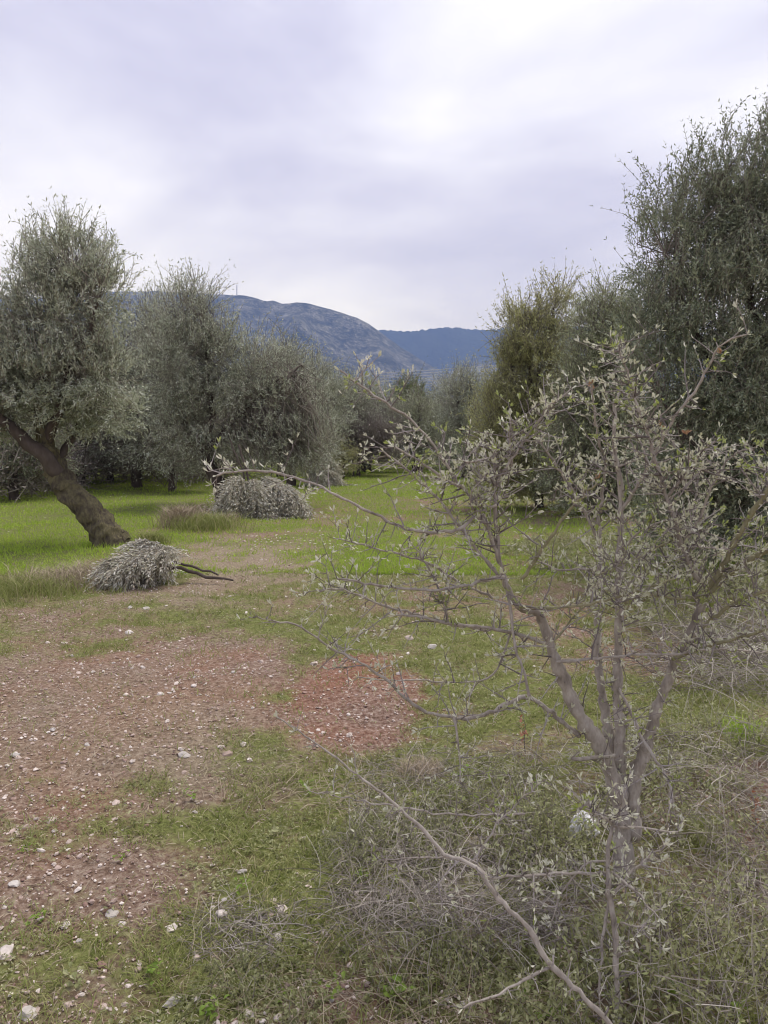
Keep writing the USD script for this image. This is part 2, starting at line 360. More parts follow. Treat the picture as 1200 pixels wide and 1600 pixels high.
M['rock_hill'] = hill_mat('rock_hill', [(0.018, 0.025, 0.012), (0.045, 0.052, 0.028), (0.16, 0.158, 0.125), (0.40, 0.39, 0.35)], 0.018, 0.09)
M['forest_hill'] = hill_mat('forest_hill', [(0.012, 0.02, 0.010), (0.025, 0.035, 0.018), (0.04, 0.05, 0.025)], 0.01, 0.08)
M['haze'] = usdkit.material(stage, '/World/Looks/haze', {'v': ('principled_volume', {'color': (0.30, 0.46, 1.0), 'absorption_color': (1.0, 1.0, 1.0), 'density': 0.00017, 'anisotropy': 0.0})}, volume='v.volume')

# ------------------------------------------------------------------ the ground and what covers it


def blob(x, y, cx, cy, rx, ry, rot=0.0):
    dx, dy = x - cx, y - cy
    c, s = math.cos(rot), math.sin(rot)
    return np.exp(-(((dx * c + dy * s) / rx) ** 2 + ((-dx * s + dy * c) / ry) ** 2) ** 1.4)


def cover(x, y):
    """(green, red, dry) cover of the ground, each from 0 to 1."""
    x, y = np.asarray(x, float), np.asarray(y, float)
    p = np.stack([x, y, 0 * x], -1)
    n = meshkit.fbm(p * 1.1, 4, 21) - 0.5
    n2 = meshkit.fbm(p * 3.0, 3, 33) - 0.5
    sm = lambda v, a, b: np.clip((v - a) / (b - a), 0, 1)
    green = 0.30 + 0.9 * n + 0.5 * n2
    far = sm(y, 6.0, 8.5)
    green = green * (1 - far) + far * (0.62 + 0.8 * n + 0.6 * n2)
    # lawn on the left, beyond the line from the bottom left of the field to the second olive
    lawn = sm(-(x + 2.9 + 0.12 * (y - 9)) + 0.8 * n, 0, 1.0) * sm(y + 1.0 * n, 8.0, 10.0)
    green = np.maximum(green, lawn * (1.05 + 0.2 * n))
    green = np.maximum(green, sm(y + 3 * n, 17, 21) * 1.0)
    # worn track beside the first olive and through the middle
    green -= 0.36 * blob(x, y, -2.0, 9.8, 1.0, 2.4) + 0.16 * blob(x, y, -1.05, 9.5, 0.22, 5.0)
    green += 0.26 * blob(x, y, -0.35, 9.5, 0.8, 6.5) + 0.2 * blob(x, y, 1.2, 11.5, 0.8, 5.0) + 0.28 * blob(x, y, -1.7, 6.6, 1.5, 0.9)
    # bare soil on the left, greener towards the bottom and beside the red patch
    green -= 0.62 * blob(x, y, -1.5, 4.5, 0.95, 1.2) - 0.5 * np.clip(n2, 0, 1)
    green += 0.45 * blob(x, y, -0.55, 5.2, 0.22, 1.2) + 0.5 * blob(x, y, 0.75, 5.6, 0.42, 1.3) + 0.55 * blob(x, y, 0.1, 3.7, 0.5, 0.35)
    green += 0.40 * blob(x, y, -0.45, 2.45, 0.45, 0.7) + 0.30 * blob(x, y, 0.0, 3.0, 0.7, 0.5) + 0.5 * blob(x, y, 3.0, 4.0, 2.4, 3.0)
    green += 0.3 * blob(x, y, -1.15, 2.15, 0.25, 0.3)
    green += 2.2 * np.clip(meshkit.fbm(p * 2.6, 3, 71) - 0.60, 0, 0.3)
    red = 0.20 + 1.4 * n2 + (0.4 + 2.4 * n) * blob(x, y, -0.18, 4.75, 0.5, 1.0) + 0.35 * blob(x, y, -1.4, 4.2, 0.8, 1.4) 
    green -= (0.75 + 1.8 * n - 1.2 * n2) * blob(x, y, -0.18, 4.75, 0.38, 0.8)
    dry = 0.25 + 0.8 * n + 0.5 * blob(x, y, 0.35, 2.9, 0.6, 0.7) + 0.6 * blob(x, y, -2.0, 9.8, 1.5, 2.8) + 0.45 * blob(x, y, -0.7, 3.75, 0.5, 0.3)
    dry -= 0.7 * blob(x, y, -0.18, 4.75, 0.45, 0.9)
    return np.clip(green, 0, 1), np.clip(red, 0, 0.9), np.clip(dry, 0, 1)


def axis(lo_step, growth, start, end):
    v, s = [start], lo_step
    while v[-1] < end:
        v.append(v[-1] + s)
        if v[-1] > 7:
            s *= growth
    return np.array(v)


ys = np.r_[-np.geomspace(1.0, 5000, 30)[::-1], axis(0.045, 1.06, -0.5, 5600)]
half = np.r_[np.arange(0, 4, 0.05), 4 + np.cumsum(0.05 * 1.075 ** np.arange(1, 300))]
half = half[half < 5900]
xs = np.r_[-half[:0:-1], half]
X, Yg = np.meshgrid(xs, ys)
V = np.stack([X, Yg, gz(X, Yg)], -1)
micro = 0.016 * (meshkit.fbm(V * [9, 9, 0], 3, 77) - 0.5)
V[..., 2] += micro * (np.hypot(X, Yg) < 12)
nx, ny = len(xs), len(ys)
i, j = np.meshgrid(np.arange(ny - 1), np.arange(nx - 1), indexing='ij')
q = np.stack([i * nx + j, i * nx + j + 1, (i + 1) * nx + j + 1, (i + 1) * nx + j], -1).reshape(-1, 4)
gm = usdkit.mesh(stage, '/World/ground', (V.reshape(-1, 3), q), M['ground'], True)
cv = np.stack(cover(X, Yg), -1).reshape(-1, 3)
UsdGeom.PrimvarsAPI(gm).CreatePrimvar('cover', Sdf.ValueTypeNames.Float3Array, 'vertex').Set(Vt.Vec3fArray.FromNumpy(cv.astype(np.float32)))
tag(gm.GetPrim(), kind='structure')


# ------------------------------------------------------------------ mountains


def ridge(name, sil, Ytop, Yfoot, mat, seed, amp, nx=260, ny=70, jag=0.0):
    """A hill whose crest runs through the silhouette points (px, py), falling towards the viewer and behind."""
    rng = np.random.default_rng(seed)
    px = np.linspace(sil[0][0], sil[-1][0], nx)
    s = np.array(sil, float)
    py = np.interp(px, s[:, 0], s[:, 1])
    py = py + 3.5 * (meshkit.fbm(np.stack([px * 0.06, 0 * px, 0 * px], -1), 3, seed) - 0.5)
    crest = np.array([at(a, b, Ytop) for a, b in zip(px, py)])
    t = np.r_[np.linspace(0, 1, ny), 1 + np.linspace(0.04, 0.6, 14)]
    YY = Yfoot + (Ytop - Yfoot) * t
    Xw = crest[:, 0]
    XX, YM = np.meshgrid(Xw, YY)
    T = np.broadcast_to(t[:, None], XX.shape)
    prof = np.where(T <= 1, 0.55 * T + 0.45 * T**2.2, np.maximum(0.0, 1 - 1.3 * (T - 1)))
    Z = crest[:, 2][None] * prof - 6 * (1 - np.clip(T * 8, 0, 1))
    P = np.stack([XX, YM, Z * 0], -1)
    rel = meshkit.fbm(P * [0.0035, 0.0018, 0], 5, seed) - 0.5
    rel2 = np.abs(meshkit.fbm(P * [0.0022, 0.0009, 0], 4, seed + 5) - 0.5)
    Z = Z + amp * (rel * 1.1 - rel2 * 1.4 + 0.12) * np.clip(T * 3, 0, 1) * np.clip(np.abs(1 - T) * 4, 0.0, 1)
    if jag:
        Z = Z + jag * rng.uniform(0, 1, Z.shape) * np.clip(T * 5, 0, 1)
    Z = np.maximum(Z, -6.0)
    n = len(px)
    i, j = np.meshgrid(np.arange(len(t) - 1), np.arange(n - 1), indexing='ij')
    q = np.stack([i * n + j, i * n + j + 1, (i + 1) * n + j + 1, (i + 1) * n + j], -1).reshape(-1, 4)
    m = usdkit.mesh(stage, f'/World/{name}', (np.stack([XX, YM, Z], -1).reshape(-1, 3), q), mat, True)
    tag(m.GetPrim(), kind='structure')


MAIN = [(-1100, 640), (-900, 600), (-600, 540), (-300, 480), (-120, 468), (0, 466), (70, 464), (150, 458), (210, 455), (250, 455), (290, 456), (320, 459), (345, 460), (372, 461), (395, 464), (415, 470), (428, 470), (440, 474), (452, 474),
        (463, 472), (480, 474), (500, 479), (518, 483), (540, 490), (556, 496), (570, 503), (582, 509), (592, 517), (606, 528), (625, 541), (650, 556), (680, 575), (720, 600), (780, 640), (850, 672)]
FOREST = [(350, 600), (480, 545), (560, 522), (600, 516), (625, 518), (650, 519), (680, 515), (700, 513), (715, 513), (735, 516), (755, 517), (772, 516), (800, 512), (850, 508), (950, 515), (1100, 530), (1300, 545), (1500, 580), (1900, 640)]
SPUR = [(640, 640), (670, 605), (700, 583), (730, 570), (770, 560), (830, 545), (900, 530), (1000, 535), (1200, 560), (1500, 600), (1800, 650)]
ridge('mountain', MAIN, 3000, 1500, M['rock_hill'], 11, 260, 420, 130)
ridge('forested_ridge', FOREST, 4300, 3000, M['forest_hill'], 12, 120, 500, 50, jag=9)
ridge('hill_spur', SPUR, 2900, 2100, M['rock_hill'], 13, 150, 220, 60)

for px, py0, py1, lab in ((343, 447, 461, 'left and shorter of two slim masts on the mountain crest'), (370, 445, 462, 'right and taller of two slim masts on the mountain crest')):
    a, b = at(px, py1 + 2, 2995), at(px, py0, 2995)
    t = thing('radio_mast', lab, 'mast', a, group=None)
    obj('mast_tower', tubes([[a, a * 0.5 + b * 0.5, b]], [[2.6, 2.2, 1.6]], 6), M['wire'], t)
    obj('antenna_drum', tubes([[a * 0.35 + b * 0.65, a * 0.15 + b * 0.85]], [[2.2, 2.2]], 8), M['white_wall'], t)

hz = trimesh.creation.box((11990, 10700, 727.2))
hz.apply_translation((0, 300, 727.2 / 2 - 7.2))
hm = usdkit.mesh(stage, '/World/haze', hz, M['haze'])
tag(hm.GetPrim(), kind='stuff')

# ------------------------------------------------------------------ olive trees


def gnarl(v, amp, scale, seed):
    v = np.asarray(v)
    d = np.stack([meshkit.fbm(v * scale + 31.7 * k, 3, seed + k) - 0.5 for k in range(3)], -1)
    return v + amp * 2 * d


def px_path(pts):
    """(px, py, Y, width in px) rows to (x, y, z, radius)."""
    return np.array([[*at(a, b, Y), 0.5 * w * Y / 1200 / F] for a, b, Y, w in pts])


def olive(name, label, cat, trunk, limbs, lobes, n_shoots, mat, seed, group=None, shoot=0.22, leaf=0.055, per=14, gap=0.40, up=0.6, bare=0.0, bark='olive_bark', twigs=0.3, lw=0.24, hang=0.25, sides=12):
    """trunk: rows (x, y, z, r); limbs: lists of such rows; lobes: (centre, radii, weight)."""
    rng = np.random.default_rng(seed)
    base = trunk[0, :3].copy()
    t = thing(name, label, cat, base, group)
    root = np.vstack([trunk[:1] + [0, 0, -0.25, trunk[0, 3] * 0.9], trunk[:1] + [0, 0, 0.0, trunk[0, 3] * 0.4], trunk])
    sp = spline(root, 26 if sides < 16 else 70)
    v, f = tubes([sp[:, :3]], [sp[:, 3]], sides)
    obj('trunk', (gnarl(gnarl(v, trunk[0, 3] * 0.35, 2.2 / max(trunk[0, 3] * 3, 0.2), seed), trunk[0, 3] * 0.26, 2.6 / max(trunk[0, 3], 0.05), seed + 50), f), M[bark], t, 60)
    nodes = [sp[8:, :3]]
    for lb in limbs:
        s = spline(lb, 16)
        s[1:, :3] += 0.007 * rng.normal(size=(15, 3)) * np.linalg.norm(s[-1, :3] - s[0, :3])
        v, f = tubes([s[:, :3]], [s[:, 3]], 7)
        obj('limb', (v, f), M['olive_bark'], t, 60)
        nodes.append(s[3:, :3])
    C, Rr, Wt = np.array([l[0] for l in lobes]), np.array([l[1] for l in lobes]), np.array([l[2] for l in lobes], float)
    k = rng.choice(len(lobes), n_shoots * 3, p=Wt / Wt.sum())
    u = rand_dirs(len(k), rng)
    lump = np.minimum(0.42 + 1.15 * meshkit.fbm(u * 2.4 + k[:, None] * 7.7, 3, seed), 1.2)
    r = rng.uniform(0.02, 1, len(k)) ** 0.42
    P = C[k] + u * Rr[k] * (r * lump)[:, None]
    keep = (meshkit.fbm(P / (Rr.mean() * 0.36), 3, seed + 3) > gap) | (rng.uniform(size=len(k)) < 0.10)
    P, u, k = P[keep][:n_shoots], u[keep][:n_shoots], k[keep][:n_shoots]
    n = len(P)
    fld = np.stack([meshkit.fbm(P / (Rr.mean() * 0.5) + 19.1 * q_, 2, seed + q_) - 0.5 for q_ in range(3)], -1)
    D = unit(0.5 * u + np.array([0, 0, up]) + 2.0 * fld + 0.24 * rng.normal(size=(n, 3)))
    droop = (u[:, 2] < -0.1) & (rng.uniform(size=n) < 0.8)
    D[droop] = unit(D[droop] * [1, 1, -0.3] + [0, 0, -hang])
    L = shoot * rng.uniform(0.6, 1.4, n) * (1.0 + 0.55 * np.clip(u[:, 2], 0, 1) * (r[keep][:n_shoots] > 0.75))
    bend = 0.25 * rng.normal(size=(n, 3))
    tt = np.linspace(0, 1, per // 2)
    # foliage
    B, DD, NN = [], [], []
    for q_ in tt:
        pos = P + D * (L * q_)[:, None] + bend * (L * q_**2)[:, None]
        ax = unit(D + 2 * bend * q_)
        side = unit(np.cross(ax, rng.normal(size=(n, 3))))
        for sg in (-1, 1):
            B.append(pos)
            DD.append(ax * rng.uniform(0.5, 1.1, (n, 1)) + sg * side * rng.uniform(0.5, 0.9, (n, 1)) + 0.15 * rng.normal(size=(n, 3)))
            NN.append(ax + 0.5 * rng.normal(size=(n, 3)) + [0, 0, 0.4])
    B, DD, NN = np.concatenate(B), np.concatenate(DD), np.concatenate(NN)
    if bare:
        kk = rng.uniform(size=len(B)) > bare * np.clip(0.9 - 1.1 * (B[:, 2] - P[:, 2].min()) / np.ptp(P[:, 2]), 0.1, 1)
        B, DD, NN = B[kk], DD[kk], NN[kk]
    ll = leaf * rng.uniform(0.7, 1.25, len(B))
    v, f = leaves(B, DD, NN, ll, ll * lw)
    obj('crown', (v, f), M[mat], t)
    # twigs: one up each shoot, some back to a limb
    tw = Buf()
    sel = (rng.uniform(size=n) < max(twigs, 0.1) * 1.6) | (u[:, 2] > 0.25)
    ends = P[sel] + D[sel] * L[sel][:, None] * 0.9 + bend[sel] * L[sel][:, None] * 0.8
    mids = P[sel] + D[sel] * L[sel][:, None] * 0.5 + bend[sel] * L[sel][:, None] * 0.25
    w = leaf * 0.045
    tw.add(*tubes(np.stack([P[sel], mids, ends], 1), np.tile([w * 1.5, w * 1.2, w * 0.8], (sel.sum(), 1)), 3, False))
    nodes = np.vstack(nodes)
    kd = cKDTree(nodes)
    sel = np.where(rng.uniform(size=n) < twigs)[0]
    _, idx = kd.query(P[sel], k=min(6, len(nodes)))
    idx = idx[np.arange(len(sel)), rng.integers(0, idx.shape[1], len(sel))]
    A, E = nodes[idx], P[sel]
    dist = np.linalg.norm(E - A, axis=1)
    ok = dist > 0.05
    A, E, dist = A[ok], E[ok], dist[ok]
    j1, j2 = 0.12 * rng.normal(size=A.shape) * dist[:, None], 0.10 * rng.normal(size=A.shape) * dist[:, None]
    j1[:, 2] += 0.1 * dist
    line = np.stack([A, A * 0.66 + E * 0.34 + j1, A * 0.33 + E * 0.67 + j2, E], 1)
    r0 = np.clip(0.008 * dist, w * 1.6, 0.022)
    tw.add(*tubes(line, np.stack([r0, r0 * 0.75, r0 * 0.55, np.full_like(r0, w * 1.3)], 1), 3, False))
    obj('twigs', tw, M['olive_twig'], t, kind='stuff')
    return t


def lobe_px(px, py, Y, rx, ry, w=None, ry_depth=None):
    s = Y / 1200 / F
    r = (rx * s, (ry_depth or 0.5 * (rx + ry)) * s, ry * s)
    return (at(px, py, Y), r, w or (r[0] * r[2]) ** 1.15)


# first olive on the left, leaning
YA = 11.5
trunk = px_path([(186, 858, YA, 56), (160, 822, YA, 44), (128, 785, YA + .05, 38), (100, 752, YA + .1, 35), (84, 725, YA + .1, 31), (74, 690, YA + .1, 26), (66, 655, YA + .1, 22)])
gb = trunk[0, :3].copy()
trunk[0, 2] = min(trunk[0, 2], gz(gb[0], gb[1]))
limbs = [px_path(p) for p in (
    [(94, 742, YA + .1, 27), (66, 712, YA - .1, 24), (40, 688, YA - .2, 21), (14, 664, YA - .3, 17), (-25, 635, YA - .5, 10), (-60, 590, YA - .6, 5)],
    [(68, 665, YA + .1, 20), (64, 620, YA + .2, 16), (75, 560, YA + .1, 11), (88, 490, YA, 7), (108, 410, YA, 3)],
    [(74, 690, YA + .1, 18), (92, 650, YA - .1, 14), (101, 610, YA - .2, 11), (106, 565, YA - .3, 8), (140, 520, YA - .4, 5), (160, 450, YA - .4, 2)],
    [(84, 725, YA + .1, 16), (108, 690, YA + .4, 11), (140, 640, YA + .7, 8), (190, 600, YA + .9, 4)],
    [(66, 655, YA + .1, 14), (45, 600, YA + .5, 10), (20, 530, YA + .8, 6), (30, 440, YA + .9, 3)])]
olive('olive_tree', 'large olive with bare leaning trunk at the left edge of the field', 'tree', trunk, limbs, [
    lobe_px(112, 410, YA, 62, 50), lobe_px(52, 428, YA, 30, 34), lobe_px(150, 465, YA - .2, 52, 60), lobe_px(88, 500, YA, 84, 75),
    lobe_px(62, 590, YA, 105, 80), lobe_px(150, 585, YA - .2, 62, 60), lobe_px(-25, 560, YA, 70, 110), lobe_px(-60, 640, YA, 80, 60), lobe_px(140, 640, YA + .5, 80, 40), lobe_px(10, 615, YA + .6, 80, 38)],
    6200, 'olive_leaf_silver', 101, shoot=0.25, leaf=0.066, per=16, gap=0.515, up=0.85, bare=0.15, bark='olive_bark_mossy', twigs=0.30, lw=0.25, sides=28)

# second olive, thin and brownish, over a heap of cut branches
YB = 18.0
trunk = px_path([(352, 792, YB, 26), (340, 755, YB, 20), (328, 725, YB, 17), (322, 700, YB, 14)])
limbs = [px_path(p) for p in (
    [(324, 705, YB, 13), (330, 640, YB, 9), (325, 570, YB, 6), (322, 480, YB, 2)],
    [(324, 705, YB, 12), (365, 660, YB - .4, 8), (420, 610, YB - .5, 5), (470, 570, YB - .5, 2)],
    [(326, 715, YB, 11), (290, 660, YB + .3, 7), (268, 590, YB + .4, 4), (275, 500, YB + .4, 2)],
    [(324, 700, YB, 10), (380, 650, YB + .6, 6), (400, 570, YB + .8, 3)])]
olive('olive_tree', 'twiggy brownish olive standing over the middle heap of cut branches', 'tree', trunk, limbs, [
    lobe_px(302, 488, YB, 52, 52), lobe_px(330, 560, YB, 75, 70), lobe_px(280, 590, YB, 50, 80), lobe_px(390, 590, YB - .3, 60, 65), lobe_px(440, 635, YB - .4, 55, 70), lobe_px(340, 655, YB, 90, 66), lobe_px(430, 700, YB - .3, 85, 48), lobe_px(290, 690, YB + .3, 60, 45), lobe_px(480, 690, YB - .3, 50, 50)],
    5800, 'olive_leaf_silver', 102, shoot=0.30, leaf=0.075, per=14, gap=0.44, up=0.6, bare=0.45, twigs=0.55, lw=0.22, hang=0.7)


def simple_olive(label, px, pyb, Y, lobes, n, mat, seed, group=None, name='olive_tree', cat='tree', tw=14, lean=0, leaf=0.085, shoot=0.34, per=10, **kw):
    """A tree farther off: trunk from the ground at (px, pyb) into lobes given in pixels."""
    gp = ground(px, pyb)
    Yb = Y
    g = at(px, pyb, Yb)
    g[2] = gz(g[0], g[1]) - 0.05
    cy = np.mean([l[1] for l in lobes])
    cx = np.mean([l[0] for l in lobes])
    tr = px_path([(px, pyb, Yb, tw * 1.3), (px + lean * 0.3, pyb - 18, Yb, tw), (px + lean, 0.55 * pyb + 0.45 * cy, Yb, tw * 0.8)])
    tr[0, :3] = g
    rng = np.random.default_rng(seed)
    limbs = []
    for l in lobes[:5]:
        o = rng.uniform(-1, 1) * l[2] * Y / 1200 * 0.4
        limbs.append(px_path([(px + lean, 0.55 * pyb + 0.45 * cy, Yb, tw * 0.6), (0.5 * (px + lean + l[0]), 0.5 * (0.55 * pyb + 0.45 * cy + l[1]) - 5, Yb + o * .5, tw * 0.4), (l[0], l[1] - l[3] * 0.5, Yb + o, tw * 0.12)]))
    return olive(name, label, cat, tr, limbs, [lobe_px(a, b, Y, c, d) for a, b, c, d in lobes], n, M_KEY[mat], seed, group, shoot=shoot, leaf=leaf, per=per, **kw)


M_KEY = {'g': 'olive_leaf', 's': 'olive_leaf_silver', 'd': 'olive_leaf_dark', 'y': 'olive_leaf_yellow', 'b': 'shrub_brown', 'p': 'pine_leaf'}

# back row on the left
simple_olive('grey olive seen in the gap between the leaning olive and the twiggy one', 213, 754, 24, [(228, 535, 58, 75), (205, 610, 70, 85), (245, 655, 65, 65), (190, 690, 70, 35), (265, 600, 45, 80)], 3800, 's', 111, bare=0.3, twigs=0.5)
simple_olive('dark olive directly behind the leaning olive, its trunk showing right of the bare one', 123, 756, 25, [(130, 600, 70, 90), (110, 670, 75, 45), (150, 690, 50, 30)], 2200, 'g', 112, tw=18, twigs=0.4)
simple_olive('dark low olive at the far left edge behind the lawn', 22, 786, 19.5, [(20, 640, 80, 90), (-50, 660, 80, 80), (40, 710, 70, 40)], 2400, 'd', 113, twigs=0.5)
simple_olive('pale olive with sloping crown just right of the twiggy olive', 455, 758, 25, [(445, 575, 40, 48), (470, 630, 55, 60), (420, 660, 60, 55), (490, 680, 50, 45)], 2600, 's', 114, bare=0.35, twigs=0.6)
simple_olive('dark rounded olive top rising behind the pale sloping crown', 440, 745, 30, [(446, 560, 26, 38), (440, 600, 45, 50)], 1000, 'd', 115)
simple_olive('small grey olive at the left end of the far thicket', 535, 744, 32, [(520, 640, 38, 50), (555, 640, 45, 48), (540, 685, 60, 40)], 2200, 's', 116, bare=0.4, twigs=0.7)
simple_olive('silvery olive filling the gap left of the twiggy olive, behind it', 268, 760, 22.5, [(262, 520, 50, 55), (250, 590, 60, 70), (290, 650, 60, 70), (230, 690, 60, 45), (300, 715, 50, 30)], 3600, 's', 140, tw=9, bare=0.2, twigs=0.4)
simple_olive('wide grey olive behind the back of the left lawn, right of the bare trunk', 172, 754, 27, [(165, 640, 60, 70), (180, 700, 70, 40), (130, 700, 60, 36)], 2400, 's', 141, tw=9, bare=0.3, twigs=0.5)
simple_olive('pale olive with a rounded crown at the left of the far opening', 572, 740, 34, [(560, 625, 36, 36), (590, 640, 36, 40), (575, 690, 55, 44)], 2200, 's', 142, bare=0.2, twigs=0.3)
simple_olive('pale leafy olive just behind the small heap at the far end', 500, 745, 28.5, [(490, 590, 34, 36), (515, 630, 45, 50), (480, 670, 45, 45)], 2200, 's', 143, bare=0.2, twigs=0.3)
simple_olive('green olive low between the silvery olive and the yellowish one', 780, 760, 26, [(775, 660, 40, 48), (760, 710, 50, 40), (800, 710, 45, 40)], 2000, 'g', 144, twigs=0.3)
# far middle
simple_olive('bare purplish brown thicket bush at the end of the field', 560, 738, 31, [(560, 690, 55, 36), (600, 690, 40, 38), (520, 700, 35, 30)], 1800, 'b', 117, name='thicket_bush', cat='bush', bare=0.7, twigs=0.95, tw=5)
simple_olive('small yellow green bush at the foot of the purplish thicket', 536, 742, 29, [(536, 720, 20, 18), (524, 726, 10, 12)], 350, 'y', 118, name='low_bush', cat='bush', tw=4)
simple_olive('round topped yellow green pine far beyond the field, under the dark ridge', 640, 700, 62, [(640, 612, 28, 22), (625, 630, 25, 26), (655, 632, 26, 26)], 1300, 'p', 119, name='pine_tree', leaf=0.16, shoot=0.5, tw=8)
simple_olive('dark green olive under the far pine, left of the silvery one', 652, 738, 34, [(655, 655, 42, 42), (630, 690, 36, 36), (680, 690, 42, 40)], 1900, 'g', 120, twigs=0.4)
simple_olive('silvery olive in the middle distance left of the yellowish olive', 728, 748, 30, [(735, 610, 38, 40), (712, 630, 35, 45), (760, 650, 45, 50), (720, 690, 55, 45)], 2600, 's', 121, twigs=0.4)
simple_olive('pale olive top in the gap above the far silvery olive', 705, 738, 37, [(700, 620, 28, 32), (690, 650, 34, 34)], 800, 's', 122)
# right side
simple_olive('tall yellowish olive, leftmost of the right-hand row', 842, 798, 17.5, [(866, 488, 34, 40), (820, 520, 46, 44), (840, 580, 64, 66), (795, 570, 22, 45), (870, 640, 60, 70), (800, 640, 48, 50), (820, 700, 72, 58), (790, 745, 55, 35), (860, 745, 70, 38), (765, 660, 30, 45)], 7000, 'y', 123, leaf=0.075, shoot=0.32, per=12, twigs=0.35, gap=0.43, up=0.8)
simple_olive('grey green olive between the yellowish olive and the big dark one', 935, 808, 15.5, [(938, 505, 46, 50), (975, 540, 60, 70), (930, 590, 55, 80), (895, 650, 40, 70), (960, 680, 70, 80), (890, 730, 64, 52), (930, 770, 80, 40), (985, 740, 60, 60)], 6600, 'g', 124, leaf=0.07, shoot=0.3, per=12, twigs=0.5, gap=0.40, bare=0.4, up=0.7)
YH = 9.2
trunk = px_path([(1262, 900, YH, 60), (1255, 850, YH, 44), (1240, 790, YH, 38), (1228, 720, YH, 30)])
trunk[0, 2] = gz(trunk[0, 0], trunk[0, 1])
limbs = [px_path(p) for p in (
    [(1235, 760, YH, 26), (1180, 680, YH - .3, 18), (1120, 580, YH - .4, 11), (1070, 480, YH - .4, 5), (1045, 400, YH - .4, 2)],
    [(1228, 720, YH, 26), (1210, 600, YH, 18), (1170, 450, YH - .1, 10), (1130, 270, YH - .2, 3)],
    [(1228, 720, YH, 24), (1240, 560, YH + .2, 16), (1225, 380, YH + .2, 9), (1200, 180, YH, 3)],
    [(1240, 790, YH, 20), (1160, 760, YH - .5, 12), (1080, 690, YH - .7, 6), (1020, 600, YH - .7, 2)])]
olive('wild_olive', 'big dark wild olive filling the right edge of the picture', 'tree', trunk, limbs, [
    lobe_px(1212, 272, YH, 46, 98), lobe_px(1120, 320, YH, 62, 90), lobe_px(1046, 385, YH, 60, 100), lobe_px(1160, 360, YH, 80, 90), lobe_px(1085, 470, YH - .3, 85, 80), lobe_px(1030, 530, YH - .4, 70, 70),
    lobe_px(1200, 480, YH - .2, 110, 140), lobe_px(1110, 580, YH - .4, 105, 100), lobe_px(1065, 680, YH - .5, 85, 90), lobe_px(1180, 690, YH - .5, 120, 110), lobe_px(1110, 780, YH - .4, 110, 70), lobe_px(1250, 600, YH, 100, 160), lobe_px(1260, 330, YH + .2, 70, 140), lobe_px(1075, 800, YH, 90, 60), lobe_px(1190, 830, YH, 120, 60)],
    12000, 'olive_leaf_dark', 125, shoot=0.23, leaf=0.046, per=16, gap=0.36, up=0.8, twigs=0.22, lw=0.34)



def hedgerow(name, label, x0, x1, Y, h, n, mk, seed, leaf=0.10):
    """A far thicket that reads as one mass: twiggy stems with small leaves."""
    rng = np.random.default_rng(seed)
    x = rng.uniform(x0, x1, n)
    y = Y + 1.6 * rng.normal(size=n)
    top = h * (0.35 + 1.1 * meshkit.fbm(np.stack([x * 0.35, y * 0.2, 0 * x], -1), 3, seed))
    z = gz(x, y) + top * rng.uniform(0.0, 1, n) ** 0.8
    P = np.stack([x, y, z], -1)
    D = unit(rng.normal(size=(n, 3)) * [0.7, 0.7, 0.5] + [0, 0, 0.55])
    L = rng.uniform(0.3, 0.9, n)
    E = P + D * L[:, None]
    t = thing(name, label, 'thicket', (0.5 * (x0 + x1), Y, float(gz(0.5 * (x0 + x1), Y))), kind='stuff')
    obj('twigs', tubes(np.stack([P, 0.5 * (P + E) + 0.05 * rng.normal(size=P.shape), E], 1), np.tile([0.014, 0.010, 0.006], (n, 1)), 3, False), M['olive_twig'], t, kind='stuff')
    k = 7
    B = np.repeat(P, k, 0) + np.repeat(D * L[:, None], k, 0) * rng.uniform(0, 1.1, (n * k, 1)) + 0.06 * rng.normal(size=(n * k, 3))
    s_ = leaf * rng.uniform(0.6, 1.3, n * k)
    obj('foliage', leaves(B, rand_dirs(n * k, rng) + [0, 0, 0.3], rng.normal(size=(n * k, 3)), s_, s_ * 0.35), M[mk], t, kind='stuff')


hedgerow('hedgerow', 'brownish thicket closing off the far end of the field', -8, 10, 38, 3.6, 7500, 'shrub_brown', 130)
hedgerow('hedgerow', 'dark brown thicket behind the left-hand lawn', -21, -5.5, 30, 3.2, 7500, 'shrub_brown', 131)
hedgerow('hedgerow', 'grey brown brush at the far left edge of the lawn, under the dark low olive', -15, -8.6, 20.8, 1.7, 2600, 'shrub_brown', 133)
hedgerow('hedgerow', 'low grey brown brush between the trunks behind the leaning olive', -13, -5.6, 26.5, 1.9, 3400, 'shrub_brown', 134)
hedgerow('hedgerow', 'dark green thicket behind the right-hand row of olives', 5.5, 16, 22, 3.4, 7000, 'olive_leaf_dark', 132)

# ------------------------------------------------------------------ the wild pear in front


def wood(rows, n=None, kink=0.0, rng=None):
    """Traced branch, rows (px, py, Y, width px) -> sampled (n, 4) with a little zigzag."""
    p = px_path(rows)
    L = np.linalg.norm(np.diff(p[:, :3], axis=0), axis=1).sum()
    s = spline(p, n or max(8, int(L / 0.022)))
    if kink and rng is not None:
        k = rng.normal(size=(len(s), 3)) * kink
        k[0] = 0
        s[:, :3] += k
    return s


def branch_mesh(s, sides=8, knots=0.10, seed=0):
    r = s[:, 3] * (1 + knots * np.random.default_rng(seed).normal(size=len(s)))
    v, f = tubes([s[:, :3]], [r], sides)
    return v, f


